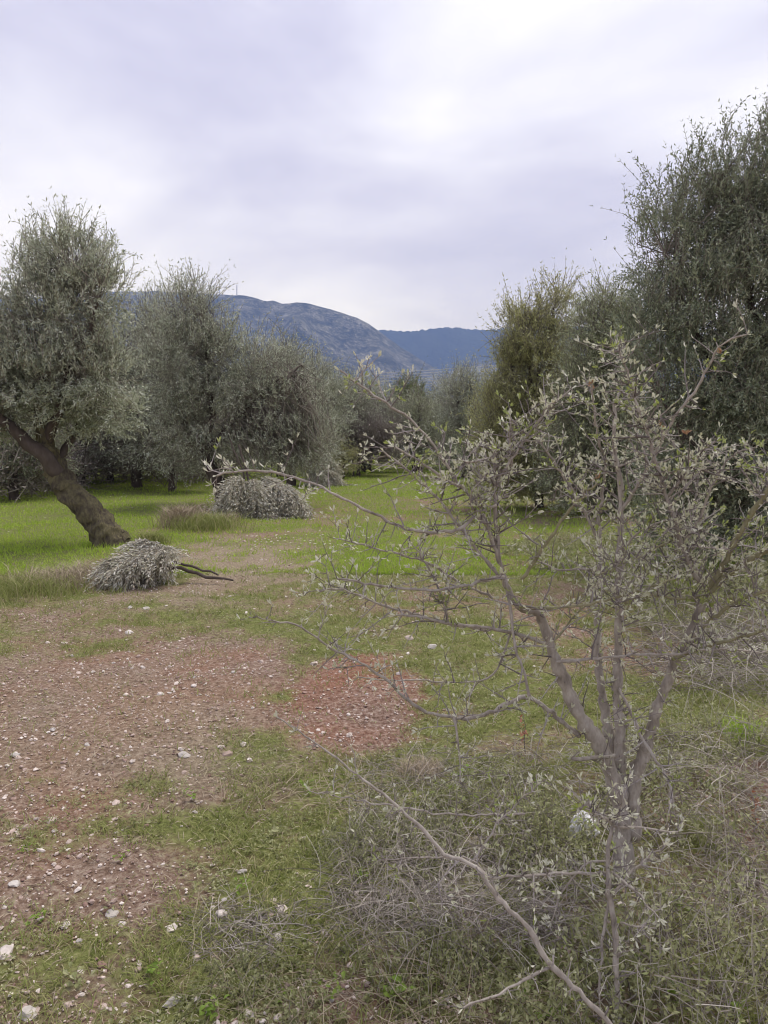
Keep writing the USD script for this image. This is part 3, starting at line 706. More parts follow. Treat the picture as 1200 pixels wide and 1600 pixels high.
def thorny(main, rate, rng, tl=(0.05, 0.20), tuft_every=0.026, up=0.35, second=0.5):
    """Side twigs, spurs and leaf tufts along the branches MAIN [(samples, weight)]. Returns (twig polylines, radii) and tufts (position, direction, size)."""
    TP, TR, tufts = [], [], []
    for s, wgt in main:
        p = s[:, :3]
        seg = np.linalg.norm(np.diff(p, axis=0), axis=1)
        cum = np.r_[0, np.cumsum(seg)]
        tan = unit(np.gradient(p, axis=0))

        def pick(a):
            i = min(int(np.searchsorted(cum, a)), len(p) - 1)
            return p[i], tan[i], s[i, 3]
        for _ in range(rng.poisson(rate * wgt * cum[-1])):
            o, t, r = pick(rng.uniform(0.06, 1.0) * cum[-1])
            side = unit(np.cross(t, rng.normal(size=3)))
            d = unit(side + t * rng.uniform(-0.1, 0.7) + np.array([0, 0, up]) * rng.uniform(0, 1))
            L = rng.uniform(*tl) * rng.uniform(0.4, 1.0)
            k = 5
            q = np.linspace(0, 1, k)[:, None]
            line = o + d * q * L + rng.normal(size=3) * 0.10 * L * q**2 + 0.012 * L * rng.normal(size=(k, 3))
            r0 = min(0.0032, max(0.0013, r * 0.6)) * (0.6 + L * 3)
            r0 = min(r0, 0.0042)
            TP.append(line); TR.append(np.linspace(r0, 0.0009, k))
            m = max(1, int(L / tuft_every))
            for a in np.linspace(0.25, 1.0, m):
                pos = line[min(k - 1, int(a * (k - 1)))]
                dd = unit(d * 0.6 + rng.normal(size=3) * 0.6 + np.array([0, 0, 0.3]))
                sl = rng.uniform(0.006, 0.025)
                if a > 0.98:
                    tufts.append((line[-1], unit(line[-1] - line[-2]), 1.0))
                else:
                    end = pos + dd * sl
                    TP.append(np.linspace(pos, end, 5)); TR.append(np.linspace(0.0012, 0.0010, 5))
                    if rng.uniform() < 0.8:
                        tufts.append((end, dd, 0.9))
            if L > 0.09 and rng.uniform() < second:
                for _k in range(rng.integers(1, 4)):
                    i = rng.integers(1, k - 1)
                    d2 = unit(d * 0.5 + rng.normal(size=3) * 0.8 + np.array([0, 0, 0.25]))
                    L2 = L * rng.uniform(0.2, 0.55)
                    ln = line[i] + d2 * q * L2 + rng.normal(size=3) * 0.08 * L2 * q**2
                    TP.append(ln); TR.append(np.linspace(r0 * 0.6, 0.0009, k))
                    tufts.append((ln[-1], d2, 1.0))
                    tufts.append((ln[3], unit(d2 + rng.normal(size=3)), 0.8))
        for a in np.arange(0.02, cum[-1], tuft_every * 1.1 / max(0.25, wgt)):   # short spurs straight on the branch
            o, t, r = pick(a)
            if r > 0.014 or rng.uniform() < 0.25:
                continue
            d = unit(np.cross(t, rng.normal(size=3)) + 0.4 * t + np.array([0, 0, 0.25]))
            L = rng.uniform(0.008, 0.03)
            TP.append(o + d * np.linspace(0, 1, 5)[:, None] * L); TR.append(np.linspace(0.0022, 0.0013, 5))
            if rng.uniform() < 0.85:
                tufts.append((o + d * L, d, 0.95))
        tufts.append((p[-1], tan[-1], 1.1))
    return (TP, TR), tufts


def tuft_leaves(tufts, rng, L=(0.014, 0.027), W=0.30, count=(2, 6), spread=0.45):
    B, D, N, S = [], [], [], []
    for pos, d, sz in tufts:
        k = rng.integers(*count)
        for _ in range(k):
            dd = unit(d + spread * rng.normal(size=3) + np.array([0, 0, 0.45]))
            B.append(pos); D.append(dd); N.append(rng.normal(size=3)); S.append(sz * rng.uniform(*L))
    return np.array(B), np.array(D), np.array(N), np.array(S)


def pear(name, label, base, branches, rate, seed, tl, n_single, group=None, leafL=(0.014, 0.027)):
    """branches: (rows, weight of side growth, kind of bark, label or None)."""
    rng = np.random.default_rng(seed)
    t = thing(name, label, 'tree', base, group)
    mains = []
    for k, (rows, wgt, bark, lab) in enumerate(branches):
        s = wood(rows, kink=0.0022, rng=rng)
        mains.append((s, wgt))
        big = s[:, 3].max()
        obj('trunk' if lab == 'trunk' else 'branch', branch_mesh(s, 12 if big > 0.012 else 7, 0.11, seed + k), M['pear_bark_green' if bark == 'g' else 'pear_bark'], t, True)
    (TP, TR), tufts = thorny(mains, rate, rng, tl)
    obj('twigs', tubes(np.array(TP), np.array(TR), 4, False), M['pear_twig'], t, kind='stuff')
    B, D, N, S = tuft_leaves(tufts, rng, leafL)
    W = S * rng.uniform(0.22, 0.34, len(S))
    kindv = meshkit.fbm(B * 9.0, 2, seed)
    pick = np.array(kindv > 0.58) & (rng.uniform(size=len(B)) < 0.8)
    order = np.argsort(-S / np.maximum(B[:, 1], 0.5) * (np.abs(B[:, 0]) < 0.5 * B[:, 1]))
    single = np.zeros(len(B), bool)
    single[order[:n_single]] = True
    for i in order[:n_single]:
        obj('leaf', leaves(B[i:i + 1], D[i:i + 1], N[i:i + 1], S[i:i + 1], W[i:i + 1], 'blade', 0.12), M['pear_leaf_young' if pick[i] else 'pear_leaf'], t)
    for mk, sel in (('pear_leaf', ~single & ~pick), ('pear_leaf_young', ~single & pick)):
        if sel.any():
            obj('small_leaves', leaves(B[sel], D[sel], N[sel], S[sel], W[sel], 'blade', 0.12), M[mk], t, kind='stuff')
    return t, rng


def R(*pts, Y=(2.75, 2.75), w=(8, 3)):
    """(px, py) points with the distance and the width running evenly from first to last."""
    n = len(pts)
    w = [k * np.interp(k, (5, 12), (0.88, 0.50)) for k in w]
    return [(p[0], p[1], Y[0] + (Y[1] - Y[0]) * i / (n - 1), w[0] + (w[1] - w[0]) * i / (n - 1)) for i, p in enumerate(pts)]


Y0 = 2.75
PEAR = [
    # stems
    (R((978, 1395), (974, 1330), (967, 1250), (950, 1195), (925, 1146), (900, 1108), (879, 1058), (865, 1022), (850, 978), (838, 956), (812, 948), (790, 912), (780, 875), Y=(Y0, 2.55), w=(66, 13)), 0.25, 'p', 'trunk'),
    (R((780, 878), (776, 830), (774, 790), (772, 745), (772, 705), Y=(2.55, 2.5), w=(13, 6)), 1.5, 'p', None),
    (R((972, 1290), (966, 1210), (952, 1150), (944, 1100), (936, 1050), (933, 985), (936, 920), (938, 850), (933, 790), Y=(Y0, 2.85), w=(42, 5)), 0.6, 'p', None),
    (R((985, 1300), (972, 1230), (968, 1133), (965, 1075), (966, 983), (966, 900), (970, 830), (970, 760), (960, 700), (961, 640), (968, 612), Y=(Y0, 2.7), w=(40, 4)), 0.9, 'p', None),
    (R((990, 1310), (990, 1225), (1010, 1165), (1026, 1108), (1043, 1065), (1056, 1030), (1078, 990), (1104, 927), Y=(Y0, 2.6), w=(46, 22)), 0.2, 'p', None),
    # right crown
    (R((1104, 927), (1137, 872), (1154, 835), (1180, 795), (1202, 762), (1230, 725), (1260, 690), Y=(2.6, 2.3), w=(20, 8)), 1.19, 'g', None),
    (R((1104, 927), (1150, 888), (1200, 860), (1265, 825), Y=(2.6, 2.4), w=(22, 9)), 1.02, 'g', None),
    (R((1104, 927), (1076, 880), (1060, 835), (1042, 778), (1025, 725), (1010, 672), (996, 634), (986, 600), (972, 562), (965, 540), Y=(2.6, 2.5), w=(16, 3)), 1.70, 'p', None),
    (R((968, 805), (982, 782), (1002, 748), (1018, 722), (1033, 687), (1054, 652), (1076, 624), (1094, 598), (1112, 562), (1124, 543), (1142, 530), (1168, 523), Y=(2.7, 2.4), w=(13, 3)), 0.77, 'p', None),
    (R((1054, 862), (1088, 820), (1108, 770), (1129, 729), (1154, 706), (1178, 700), Y=(2.6, 2.5), w=(7, 2)), 1.36, 'p', None),
    (R((1042, 778), (1075, 735), (1096, 708), (1119, 689), Y=(2.58, 2.5), w=(7, 3)), 1.53, 'p', None),
    (R((1098, 980), (1150, 940), (1200, 922), (1260, 900), Y=(2.6, 2.4), w=(13, 7)), 1.02, 'g', None),
    (R((1050, 1030), (1117, 1006), (1158, 996), (1210, 980), Y=(2.6, 2.35), w=(9, 5)), 1.36, 'g', None),
    (R((1100, 930), (1062, 935), (1010, 930), (960, 945), Y=(2.6, 2.5), w=(7, 3)), 1.53, 'g', None),
    (R((1060, 838), (1018, 860), (975, 880), (930, 900), Y=(2.6, 2.4), w=(6, 2)), 1.70, 'g', None),
    (R((1104, 927), (1085, 880), (1075, 855), (1085, 790), (1092, 735), Y=(2.6, 2.75), w=(8, 2)), 1.53, 'p', None),
    # long whips to the left
    (R((780, 880), (768, 840), (748, 808), (716, 826), (677, 833), (640, 827), (600, 812), (560, 791), (500, 761), (447, 742), (400, 736), (340, 740), Y=(2.55, 2.25), w=(13, 4)), 0.30, 'p', None),
    (R((775, 850), (745, 790), (717, 758), (700, 730), (677, 697), (650, 663), (610, 634), (567, 606), (530, 576), Y=(2.55, 2.4), w=(9, 3.5)), 0.4, 'p', None),
    (R((785, 905), (752, 868), (733, 843), (713, 816), (687, 783), (663, 760), (633, 732), (598, 706), Y=(2.55, 2.45), w=(9, 3.5)), 0.9, 'p', None),
    (R((717, 760), (687, 744), (650, 717), (618, 700), Y=(2.5, 2.4), w=(6, 3)), 0.9, 'p', None),
    (R((787, 902), (760, 905), (727, 915), (673, 922), (613, 917), (567, 910), (528, 903), Y=(2.55, 2.3), w=(9, 3.5)), 0.3, 'p', None),
    (R((760, 985), (700, 974), (640, 957), (600, 945), (560, 930), (523, 918), (500, 922), Y=(2.55, 2.35), w=(6, 2.5)), 0.6, 'p', None),
    (R((852, 1005), (800, 987), (735, 977), (697, 974), (660, 965), (620, 962), Y=(2.6, 2.4), w=(11, 4)), 0.5, 'p', None),
    (R((770, 935), (710, 905), (670, 880), (633, 868), (597, 858), (550, 846), (520, 840), Y=(2.6, 2.5), w=(6, 2)), 0.8, 'p', None),
    (R((700, 975), (690, 930), (665, 880), (640, 845), Y=(2.5, 2.45), w=(5, 2)), 0.8, 'p', None),
    (R((905, 1150), (868, 1120), (828, 1090), (800, 1096), (767, 1112), (733, 1121), (700, 1119), (662, 1110), (633, 1090), (600, 1060), (567, 1037), (521, 1016), (492, 995), (462, 977), (402, 966), Y=(2.7, 2.15), w=(16, 3)), 0.25, 'p', None),
    (R((708, 1120), (715, 1150), (718, 1185), (719, 1222), Y=(2.42, 2.4), w=(5, 2)), 0.6, 'p', None),
    (R((790, 908), (798, 950), (803, 990), (811, 1028), (822, 1060), (828, 1088), Y=(2.53, 2.45), w=(6, 5)), 0.6, 'p', None),
    (R((800, 985), (760, 1060), (640, 1062), (560, 1060), Y=(2.6, 2.55), w=(4, 2)), 0.5, 'p', None),
    # middle tangle
    (R((775, 760), (800, 715), (840, 660), (862, 632), (892, 608), Y=(2.5, 2.4), w=(7, 3)), 0.9, 'p', None),
    (R((800, 735), (797, 690), (795, 650), Y=(2.5, 2.45), w=(5, 2.5)), 1.2, 'p', None),
    (R((772, 715), (740, 722), (720, 720), Y=(2.5, 2.4), w=(5, 2.5)), 1.2, 'p', None),
    (R((776, 790), (745, 800), (735, 775), (760, 740), Y=(2.5, 2.45), w=(5, 2.5)), 1.6, 'p', None),
    (R((815, 905), (850, 855), (880, 810), (910, 775), (932, 757), Y=(2.6, 2.4), w=(9, 4)), 0.5, 'g', None),
    (R((938, 850), (900, 775), (870, 730), (845, 690), Y=(2.8, 2.7), w=(7, 3)), 1.0, 'p', None),
    (R((938, 800), (946, 720), (936, 690), (928, 640), (924, 600), Y=(2.85, 2.7), w=(6, 3)), 0.7, 'p', None),
    (R((812, 948), (870, 950), (940, 940), (1000, 922), (1056, 903), Y=(2.55, 2.4), w=(10, 3)), 0.7, 'g', None),
    (R((966, 900), (920, 890), (870, 890), (830, 870), Y=(2.7, 2.6), w=(6, 2)), 1.0, 'p', None),
    (R((966, 950), (1000, 905), (1040, 880), (1085, 850), Y=(2.7, 2.65), w=(6, 2)), 0.9, 'g', None),
    (R((968, 860), (1000, 830), (1040, 815), (1070, 808), Y=(2.7, 2.5), w=(5, 2)), 1.0, 'p', None),
    (R((870, 1035), (930, 1030), (990, 1023), (1050, 1022), (1110, 1015), (1200, 1020), Y=(2.6, 2.5), w=(7, 3)), 0.5, 'p', None),
    (R((860, 1010), (880, 985), (900, 960), (950, 920), Y=(2.62, 2.7), w=(6, 2)), 1.0, 'g', None),
    (R((967, 1075), (985, 1110), (1010, 1165), (1040, 1210), (1052, 1255), Y=(2.6, 2.4), w=(5, 9)), 0.5, 'p', None),
    (R((960, 1180), (930, 1183), (895, 1185), Y=(2.68, 2.6), w=(13, 9)), 0.2, 'p', None),
]
pb = at(978, 1395, Y0)
pb[2] = gz(pb[0], pb[1]) - 0.1
PEAR[0][0][0] = (978, 1412, Y0, 46)
pear_t, prng = pear('pear_tree', 'thorny wild pear with pale new leaves and long bare whips in the foreground', pb, PEAR, 86.0, 201, (0.03, 0.20), 240, leafL=(0.011, 0.025))

FRONT = [
    (R((966, 1660), (966, 1590), (963, 1500), (960, 1453), (952, 1400), (950, 1360), (949, 1317), (957, 1290), Y=(2.0, 2.1), w=(24, 9)), 0.9, 'p', 'trunk'),
    (R((957, 1290), (985, 1292), (1060, 1300), Y=(2.1, 2.0), w=(6, 3)), 0.8, 'p', None),
    (R((957, 1288), (930, 1270), (905, 1262), Y=(2.1, 2.0), w=(6, 3)), 1.6, 'p', None),
    (R((957, 1288), (968, 1262), (972, 1240), Y=(2.1, 2.05), w=(6, 3)), 2.0, 'p', None),
    (R((955, 1362), (985, 1385), (1010, 1412), (1030, 1437), Y=(2.08, 1.95), w=(6, 3)), 0.8, 'p', None),
    (R((962, 1435), (985, 1445), (1022, 1452), Y=(2.07, 2.0), w=(5, 3)), 1.2, 'p', None),
    (R((950, 1365), (900, 1364), (850, 1366), (800, 1371), (755, 1368), Y=(2.1, 2.0), w=(8, 4)), 0.7, 'p', None),
    (R((955, 1400), (985, 1365), (1010, 1338), (1042, 1322), Y=(2.09, 2.15), w=(6, 3)), 0.9, 'p', None),
    (R((952, 1405), (945, 1450), (940, 1500), (935, 1560), Y=(2.1, 2.0), w=(7, 4)), 0.6, 'p', None),
    (R((948, 1345), (915, 1350), (880, 1390), (860, 1440), Y=(2.1, 2.1), w=(5, 2)), 0.8, 'p', None),
]
fb = at(966, 1640, 2.0)
fb[2] = gz(fb[0], fb[1]) - 0.1
pear('pear_sapling', 'slim leafy pear shoot standing in front of the pear trunk', fb, FRONT, 75.0, 202, (0.03, 0.13), 40, leafL=(0.012, 0.025))
LOW_THIN = 0.72
LOW = [
    (R((1010, 1680), (960, 1608), (900, 1546), (858, 1504), (825, 1450), (787, 1412), (757, 1370), (733, 1350), (692, 1332), (667, 1304), (633, 1270), (608, 1248), (567, 1217), (521, 1183), (483, 1154), (433, 1120), Y=(1.85, 2.1), w=(30, 3.5)), 0.25, 'p', 'trunk'),
    (R((858, 1512), (817, 1533), (775, 1554), (722, 1576), Y=(1.9, 1.8), w=(14, 7)), 0.35, 'p', None),
    (R((737, 1348), (758, 1317), (792, 1271), (842, 1229), Y=(2.05, 2.1), w=(8, 3)), 0.8, 'p', None),
    (R((820, 1272), (755, 1274), (683, 1271), (617, 1260), (567, 1251), (520, 1243), (484, 1237), Y=(2.2, 2.1), w=(6, 3)), 0.5, 'p', None),
    (R((787, 1408), (740, 1345), (700, 1340), (640, 1340), (590, 1345), Y=(2.0, 2.05), w=(5, 3)), 0.4, 'p', None),
]
lb = at(1010, 1690, 1.85)
lb[2] = gz(lb[0], lb[1]) - 0.1
LOW = [([(a, b, c, d * LOW_THIN) for a, b, c, d in rows], wgt * 1.6, bk, lb_) for rows, wgt, bk, lb_ in LOW]
pear('pear_sucker', 'low grey pear sucker arching left across the bottom of the picture', lb, LOW, 55.0, 203, (0.03, 0.13), 20, leafL=(0.010, 0.022))

# ------------------------------------------------------------------ cut olive branches lying in heaps


def heap(label, px, pyb, Y, wpx, hpx, n, seed, stick=None, leaf=0.055, shoot=0.30, flow=(-0.8, -0.5, 0), droop=0.8, arms=10):
    """Cut boughs thrown on a heap: each bough is an arching stem with leafy shoots along it."""
    rng = np.random.default_rng(seed)
    s = Y / 1200 / F
    c = at(px, pyb, Y)
    c[2] = gz(c[0], c[1])
    t = thing('branch_heap', label, 'branches', c)
    rx, rz = wpx * s / 2, hpx * s
    fl = np.asarray(flow, float)
    P, D = [], []
    for _arm in range(arms):
        w = rng.normal(size=3) * [0.55, 0.45, 0]
        o = c + w * [rx * 0.8, rx * 0.6, 0] - fl * rx * rng.uniform(0.1, 0.6) + [0, 0, rz * rng.uniform(0.25, 0.9)]
        d = unit(fl + w * 0.7 + [0, 0, rng.uniform(-0.1, 0.5)])
        Lb = rx * rng.uniform(0.8, 1.5)
        q = np.linspace(0, 1, 12)[:, None]
        line = o + d * q * Lb + np.array([0, 0, -1]) * droop * Lb * 0.55 * q**2 + 0.03 * Lb * rng.normal(size=3) * q
        line[:, 2] = np.maximum(line[:, 2], gz(line[:, 0], line[:, 1]) + 0.03)
        obj('bough', tubes([line], [np.linspace(0.009, 0.003, 12) * (Y / 9) ** 0.5], 5), M['olive_bark'], t, True)
        tn = unit(np.gradient(line, axis=0))
        m = n // arms
        i = rng.integers(1, 12, m)
        P.append(line[i] + 0.05 * rx * rng.normal(size=(m, 3)))
        D.append(unit(tn[i] * rng.uniform(0.3, 1.0, (m, 1)) + 0.36 * rng.normal(size=(m, 3)) + [0, 0, -0.2]))
    P, D = np.concatenate(P), np.concatenate(D)
    D[:, 2] = np.minimum(D[:, 2], 0.08 * rng.uniform(size=len(D)))
    D = unit(D)
    n = len(P)
    L = shoot * rng.uniform(0.4, 1.3, n)
    B, DD, NN = [], [], []
    for q_ in np.linspace(0, 1, 9):
        pos = P + D * (L * q_)[:, None]
        pos[:, 2] -= droop * 0.4 * L * q_**2
        pos[:, 2] = np.maximum(pos[:, 2], gz(pos[:, 0], pos[:, 1]) + 0.01)
        side = unit(np.cross(D, rng.normal(size=(n, 3))))
        for sg in (-1, 1):
            B.append(pos)
            DD.append(D + sg * side * rng.uniform(0.3, 0.8, (n, 1)) + [0, 0, -0.25])
            NN.append(rng.normal(size=(n, 3)) + [0, -0.5, 0.8])
    B, DD, NN = map(np.concatenate, (B, DD, NN))
    ll = leaf * rng.uniform(0.7, 1.2, len(B))
    obj('leaves', leaves(B, DD, NN, ll, ll * 0.25), M['dry_olive_leaf'], t)
    E = P + D * L[:, None] * 0.9
    E[:, 2] = np.maximum(E[:, 2] - droop * 0.3 * L, gz(E[:, 0], E[:, 1]) + 0.005)
    obj('twigs', tubes(np.stack([P, 0.5 * (P + E) + [0, 0, 0.02], E], 1), np.tile([0.0035, 0.003, 0.0015], (n, 1)), 3, False), M['olive_twig'], t, kind='stuff')
    for rows in stick or []:
        sp_ = spline(px_path(rows), 14)
        sp_[:, 2] = np.maximum(sp_[:, 2], gz(sp_[:, 0], sp_[:, 1]) + 0.02)
        sp_[:, :3] += 0.012 * rng.normal(size=(14, 3))
        obj('stick', tubes([sp_[:, :3]], [sp_[:, 3]], 6), M['olive_bark'], t, True)
    return t


heap('fan of cut grey branches with a bare stick, below the leaning olive', 226, 922, 8.5, 92, 60, 1100, 301, stick=[
    [(180, 895, 8.4, 5), (230, 885, 8.4, 6), (285, 890, 8.4, 6), (330, 902, 8.4, 5), (366, 905, 8.4, 3)],
    [(200, 885, 8.5, 3), (250, 876, 8.5, 4), (300, 886, 8.45, 4), (340, 897, 8.4, 3)]], leaf=0.052, shoot=0.28, flow=(-0.85, -0.25, 0), droop=0.7, arms=13)
heap('heap of cut silvery olive branches leaning on the twiggy olive', 408, 806, 15.8, 72, 62, 1900, 302, leaf=0.08, shoot=0.42, flow=(0.35, -0.3, 0.1), droop=1.5, arms=16, stick=[
    [(372, 695, 16.0, 3), (385, 735, 15.9, 4), (395, 790, 15.6, 4)], [(360, 688, 16.1, 2.5), (380, 740, 15.9, 3), (390, 795, 15.6, 3)]])
heap('small heap of cut branches at the far end of the field', 498, 755, 25.5, 54, 44, 900, 303, leaf=0.1, shoot=0.5, flow=(0.4, -0.3, 0.1), droop=1.2, arms=10)

# ------------------------------------------------------------------ stones


def on_ground(x, y, dz=0.0):
    return np.stack([x, y, gz(x, y) + dz], -1)


rng = np.random.default_rng(31)
# gravel: density follows the bare soil
n = 75000
yy = 1.9 + 10.5 * rng.uniform(size=n) ** 1.8
xx = rng.uniform(-0.56, 0.56, n) * (yy + 0.4)
g_, r_, d_ = cover(xx, yy)
ok = rng.uniform(size=n) < np.clip(1.05 - 1.25 * g_, 0.04, 1) * np.clip(1.3 - 0.5 * (xx > 0.05 * yy), 0, 1) * 0.5
xx, yy = xx[ok], yy[ok]
sz = np.clip(0.0052 * np.exp(0.45 * rng.normal(size=len(xx))), 0.0025, 0.02) * (0.8 + 0.06 * yy)
obj('gravel', stones_mesh(on_ground(xx, yy, 0.003), sz, rng), M['gravel'], kind='stuff')
# single stones
STONES = [
    # px, py, width px, material, label or None
    (675, 1012, 17, 'stone_white', 'pale rounded stone on the grass just beyond the red patch'),
    (640, 998, 14, 'stone', 'grey stone lying left of the pale rounded one beyond the red patch'),
    (490, 1038, 14, 'stone', 'flat grey stone left of the red soil patch'),
    (450, 1405, 0, 'stone', None),
    (270, 1566, 22, 'stone_white', 'jagged white stone in the grass at the lower left centre'),
    (45, 1588, 26, 'stone_white', 'big white stone at the bottom left corner'),
    (8, 1492, 22, 'stone', 'grey stone cut by the left edge of the picture'),
    (268, 1452, 17, 'stone', 'yellowish stone beside the weeds at lower left'),
    (176, 1430, 20, 'stone_white', 'white stone with a bright top in the gravel at lower left'),
    (22, 1382, 16, 'stone_white', 'broken white stone near the left edge, above the clump of weeds'),
    (346, 1428, 15, 'stone', 'ochre stone at the left end of the dead twigs'),
    (24, 1181, 14, 'stone_white', 'white flat stone on the red soil near the left edge'),
    (355, 1180, 17, 'stone', 'pinkish stone of a close pair at the right of the bare soil'),
    (380, 1164, 13, 'stone', 'smaller stone behind the pinkish one at the right of the bare soil'),
    (288, 1181, 14, 'stone_white', 'pointed white stone in the middle of the bare soil'),
    (208, 1190, 11, 'stone', 'small pink stone left of the pointed white one'),
    (80, 1284, 15, 'stone', 'buff stone above the pale stone in the bare soil at left'),
    (440, 1423, 16, 'stone', 'pinkish stone beside the dead twig tangle'),
    (508, 1302, 14, 'stone_white', 'white stone in the grass above the twig tangle'),
    (473, 1312, 12, 'stone', 'pink stone left of the white one above the twig tangle'),
    (424, 1410, 14, 'stone', 'grey stone left of the pinkish one by the twig tangle'),
    (203, 950, 9, 'stone_white', 'little white stone in front of the fan of cut branches'),
    (228, 952, 12, 'stone_white', 'flat white stone in front of the fan of cut branches'),
    (203, 990, 15, 'stone', 'buff stone on the path below the fan of cut branches'),
    (80, 1064, 10, 'stone', 'small stone in the grass at the left above the bare soil'),
]
for px, py, w, mk, lab in STONES:
    if not lab:
        continue
    g = ground(px, py)
    s = w * 0.5 * np.linalg.norm(g - [0, 0, CAM_H]) / 1200
    c = g + [0, 0, s * 0.1]
    v, f = stones_mesh(c[None], np.array([s]), rng, sub=1, flat=0.75)
    o = obj('stone', (gnarl(v, s * 0.12, 1.3 / s, int(px)), f), M[mk])
    tag(o, lab, 'stone')
n = 0
while n < 110:
    y = 2.0 + 6 * rng.uniform() ** 1.6
    x = rng.uniform(-0.52, 0.12) * y
    g_, r_, d_ = cover(x, y)
    if rng.uniform() < 0.9 * g_:
        continue
    s = rng.uniform(0.009, 0.019) * (0.8 + 0.06 * y)
    v, f = stones_mesh(np.array([[x, y, float(gz(x, y)) + 0.2 * s]]), np.array([s]), rng, sub=1, flat=0.7)
    tag(obj('small_stone', (v, f), M['stone_white' if rng.uniform() < 0.2 else 'stone']), 'small pale angular stone scattered on the reddish field soil', 'stone', 'small stones scattered over the bare soil')
    n += 1

# ------------------------------------------------------------------ grass, weeds, litter


def scatter(n, y0, y1, power, rng, xl=-0.60, xr=0.60):
    y = y0 + (y1 - y0) * rng.uniform(size=n) ** power
    x = rng.uniform(xl, xr, n) * (y + 0.4)
    return x, y


def blades(x, y, h, w, rng, lean=0.5, bend=True):
    n = len(x)
    b = on_ground(x, y, -0.004)
    a = rng.uniform(0, 2 * np.pi, n)
    d = unit(np.stack([np.cos(a) * lean * rng.uniform(0.2, 1.4, n), np.sin(a) * lean * rng.uniform(0.2, 1.4, n), np.ones(n)], -1))
    a2 = rng.uniform(0, 2 * np.pi, n)
    s = np.stack([np.cos(a2), np.sin(a2), 0 * a2], -1) * (w / 2)[:, None]
    tip = b + d * h[:, None]
    if not bend:
        V = np.stack([b - s, b + s, tip], 1)
        f = np.array([[0, 1, 2]])
    else:
        mid = b + d * (h * 0.55)[:, None]
        tip = tip + np.stack([np.cos(a), np.sin(a), -0.5 + 0 * a], -1) * (h * 0.35)[:, None]
        V = np.stack([b - s, b + s, mid - s * 0.75, mid + s * 0.75, tip], 1)
        f = np.array([[0, 1, 3], [0, 3, 2], [2, 3, 4]])
    k = V.shape[1]
    return V.reshape(-1, 3), (f[None] + (np.arange(n) * k)[:, None, None]).reshape(-1, 3)


rng = np.random.default_rng(41)
# near turf
x, y = scatter(230000, 1.85, 9.5, 1.25, rng)
g_, r_, d_ = cover(x, y)
pt = np.stack([x, y, 0 * x], -1)
cl = meshkit.fbm(pt * 7.0, 3, 55)
ok = rng.uniform(size=len(x)) < np.clip(1.5 * g_ - 0.22, 0.10, 1) * np.clip(2.6 * (cl - 0.34), 0.05, 1)
x, y, cl = x[ok], y[ok], cl[ok]
h = (0.016 + 0.062 * rng.uniform(size=len(x)) ** 1.6) * (0.4 + 1.2 * cl) * np.clip(0.7 + 0.06 * y, 0.8, 1.2)
obj('grass', blades(x, y, h, 0.003 + 0.0005 * y, rng, 0.9), M['grass'], kind='stuff')
# far turf
x, y = scatter(210000, 9.0, 42, 1.7, rng)
g_, r_, d_ = cover(x, y)
cl = meshkit.fbm(np.stack([x, y, 0 * x], -1) * 1.3, 3, 56)
ok = rng.uniform(size=len(x)) < np.clip(1.4 * g_ - 0.3, 0.02, 1)
x, y, cl = x[ok], y[ok], cl[ok]
h = (0.03 + 0.07 * rng.uniform(size=len(x)) ** 1.5) * (0.1 + 1.7 * cl)
obj('meadow_grass', blades(x, y, h, 0.004 + 0.0007 * y, rng, 0.9, False), M['grass_far'], kind='stuff')
# small broad-leaved weeds
x, y = scatter(26000, 1.85, 7.5, 1.3, rng)
g_, r_, d_ = cover(x, y)
cl = meshkit.fbm(np.stack([x, y, 0 * x], -1) * 3.2, 3, 58)
ok = rng.uniform(size=len(x)) < np.clip(1.5 * g_ - 0.1, 0.16, 1) * np.clip(4 * (cl - 0.42), 0, 1)
c = on_ground(x[ok], y[ok], 0.008)
k = 6
B = np.repeat(c, k, 0) + rng.normal(size=(len(c) * k, 3)) * [0.008, 0.008, 0.004]
D = rand_dirs(len(B), rng) * [1, 1, 0.5] + [0, 0, 0.35]
s = rng.uniform(0.007, 0.018, len(B))
obj('weeds', leaves(B, D, rng.normal(size=B.shape) * 0.4 + [0, 0, 1], s, s * rng.uniform(0.35, 0.6, len(B))), M['weed'], kind='stuff')
# dry litter lying on the soil
x, y = scatter(48000, 1.85, 9.5, 1.3, rng)
g_, r_, d_ = cover(x, y)
ok = rng.uniform(size=len(x)) < 0.25 + 0.55 * d_
c = on_ground(x[ok], y[ok], 0.006)
a = rng.uniform(0, 2 * np.pi, len(c))
d = np.stack([np.cos(a), np.sin(a), 0.25 * rng.normal(size=len(c))], -1)
L = 0.012 + 0.05 * rng.uniform(size=len(c)) ** 3
L = L[:, None]
obj('dry_litter', tubes(np.stack([c - d * L / 2, c + [0, 0, 0.004], c + d * L / 2], 1), np.tile([0.0008, 0.0013, 0.0007], (len(c), 1)) * (0.6 + 0.15 * c[:, 1:2]), 3, False), M['dry_grass'], kind='stuff')
# flowers in the lawn
x, y = scatter(2600, 10.5, 26, 1.2, rng, -0.62, 0.25)
cl = meshkit.fbm(np.stack([x, y, 0 * x], -1) * 0.6, 3, 61)
ok = (rng.uniform(size=len(x)) < 3.5 * np.clip(cl - 0.5, 0, 1)) & (x < -0.02 * y)
c = on_ground(x[ok], y[ok], 0.07)
k = 5
a = np.tile(np.arange(k) * 2 * np.pi / k, len(c))
s = np.repeat(rng.uniform(0.014, 0.026, len(c)), k)
obj('wild_flowers', leaves(np.repeat(c, k, 0), np.stack([np.cos(a), np.sin(a), 0.2 + 0 * a], -1), np.tile([0, 0, 1.0], (len(a), 1)), s, s * 0.7), M['daisy'], kind='stuff')


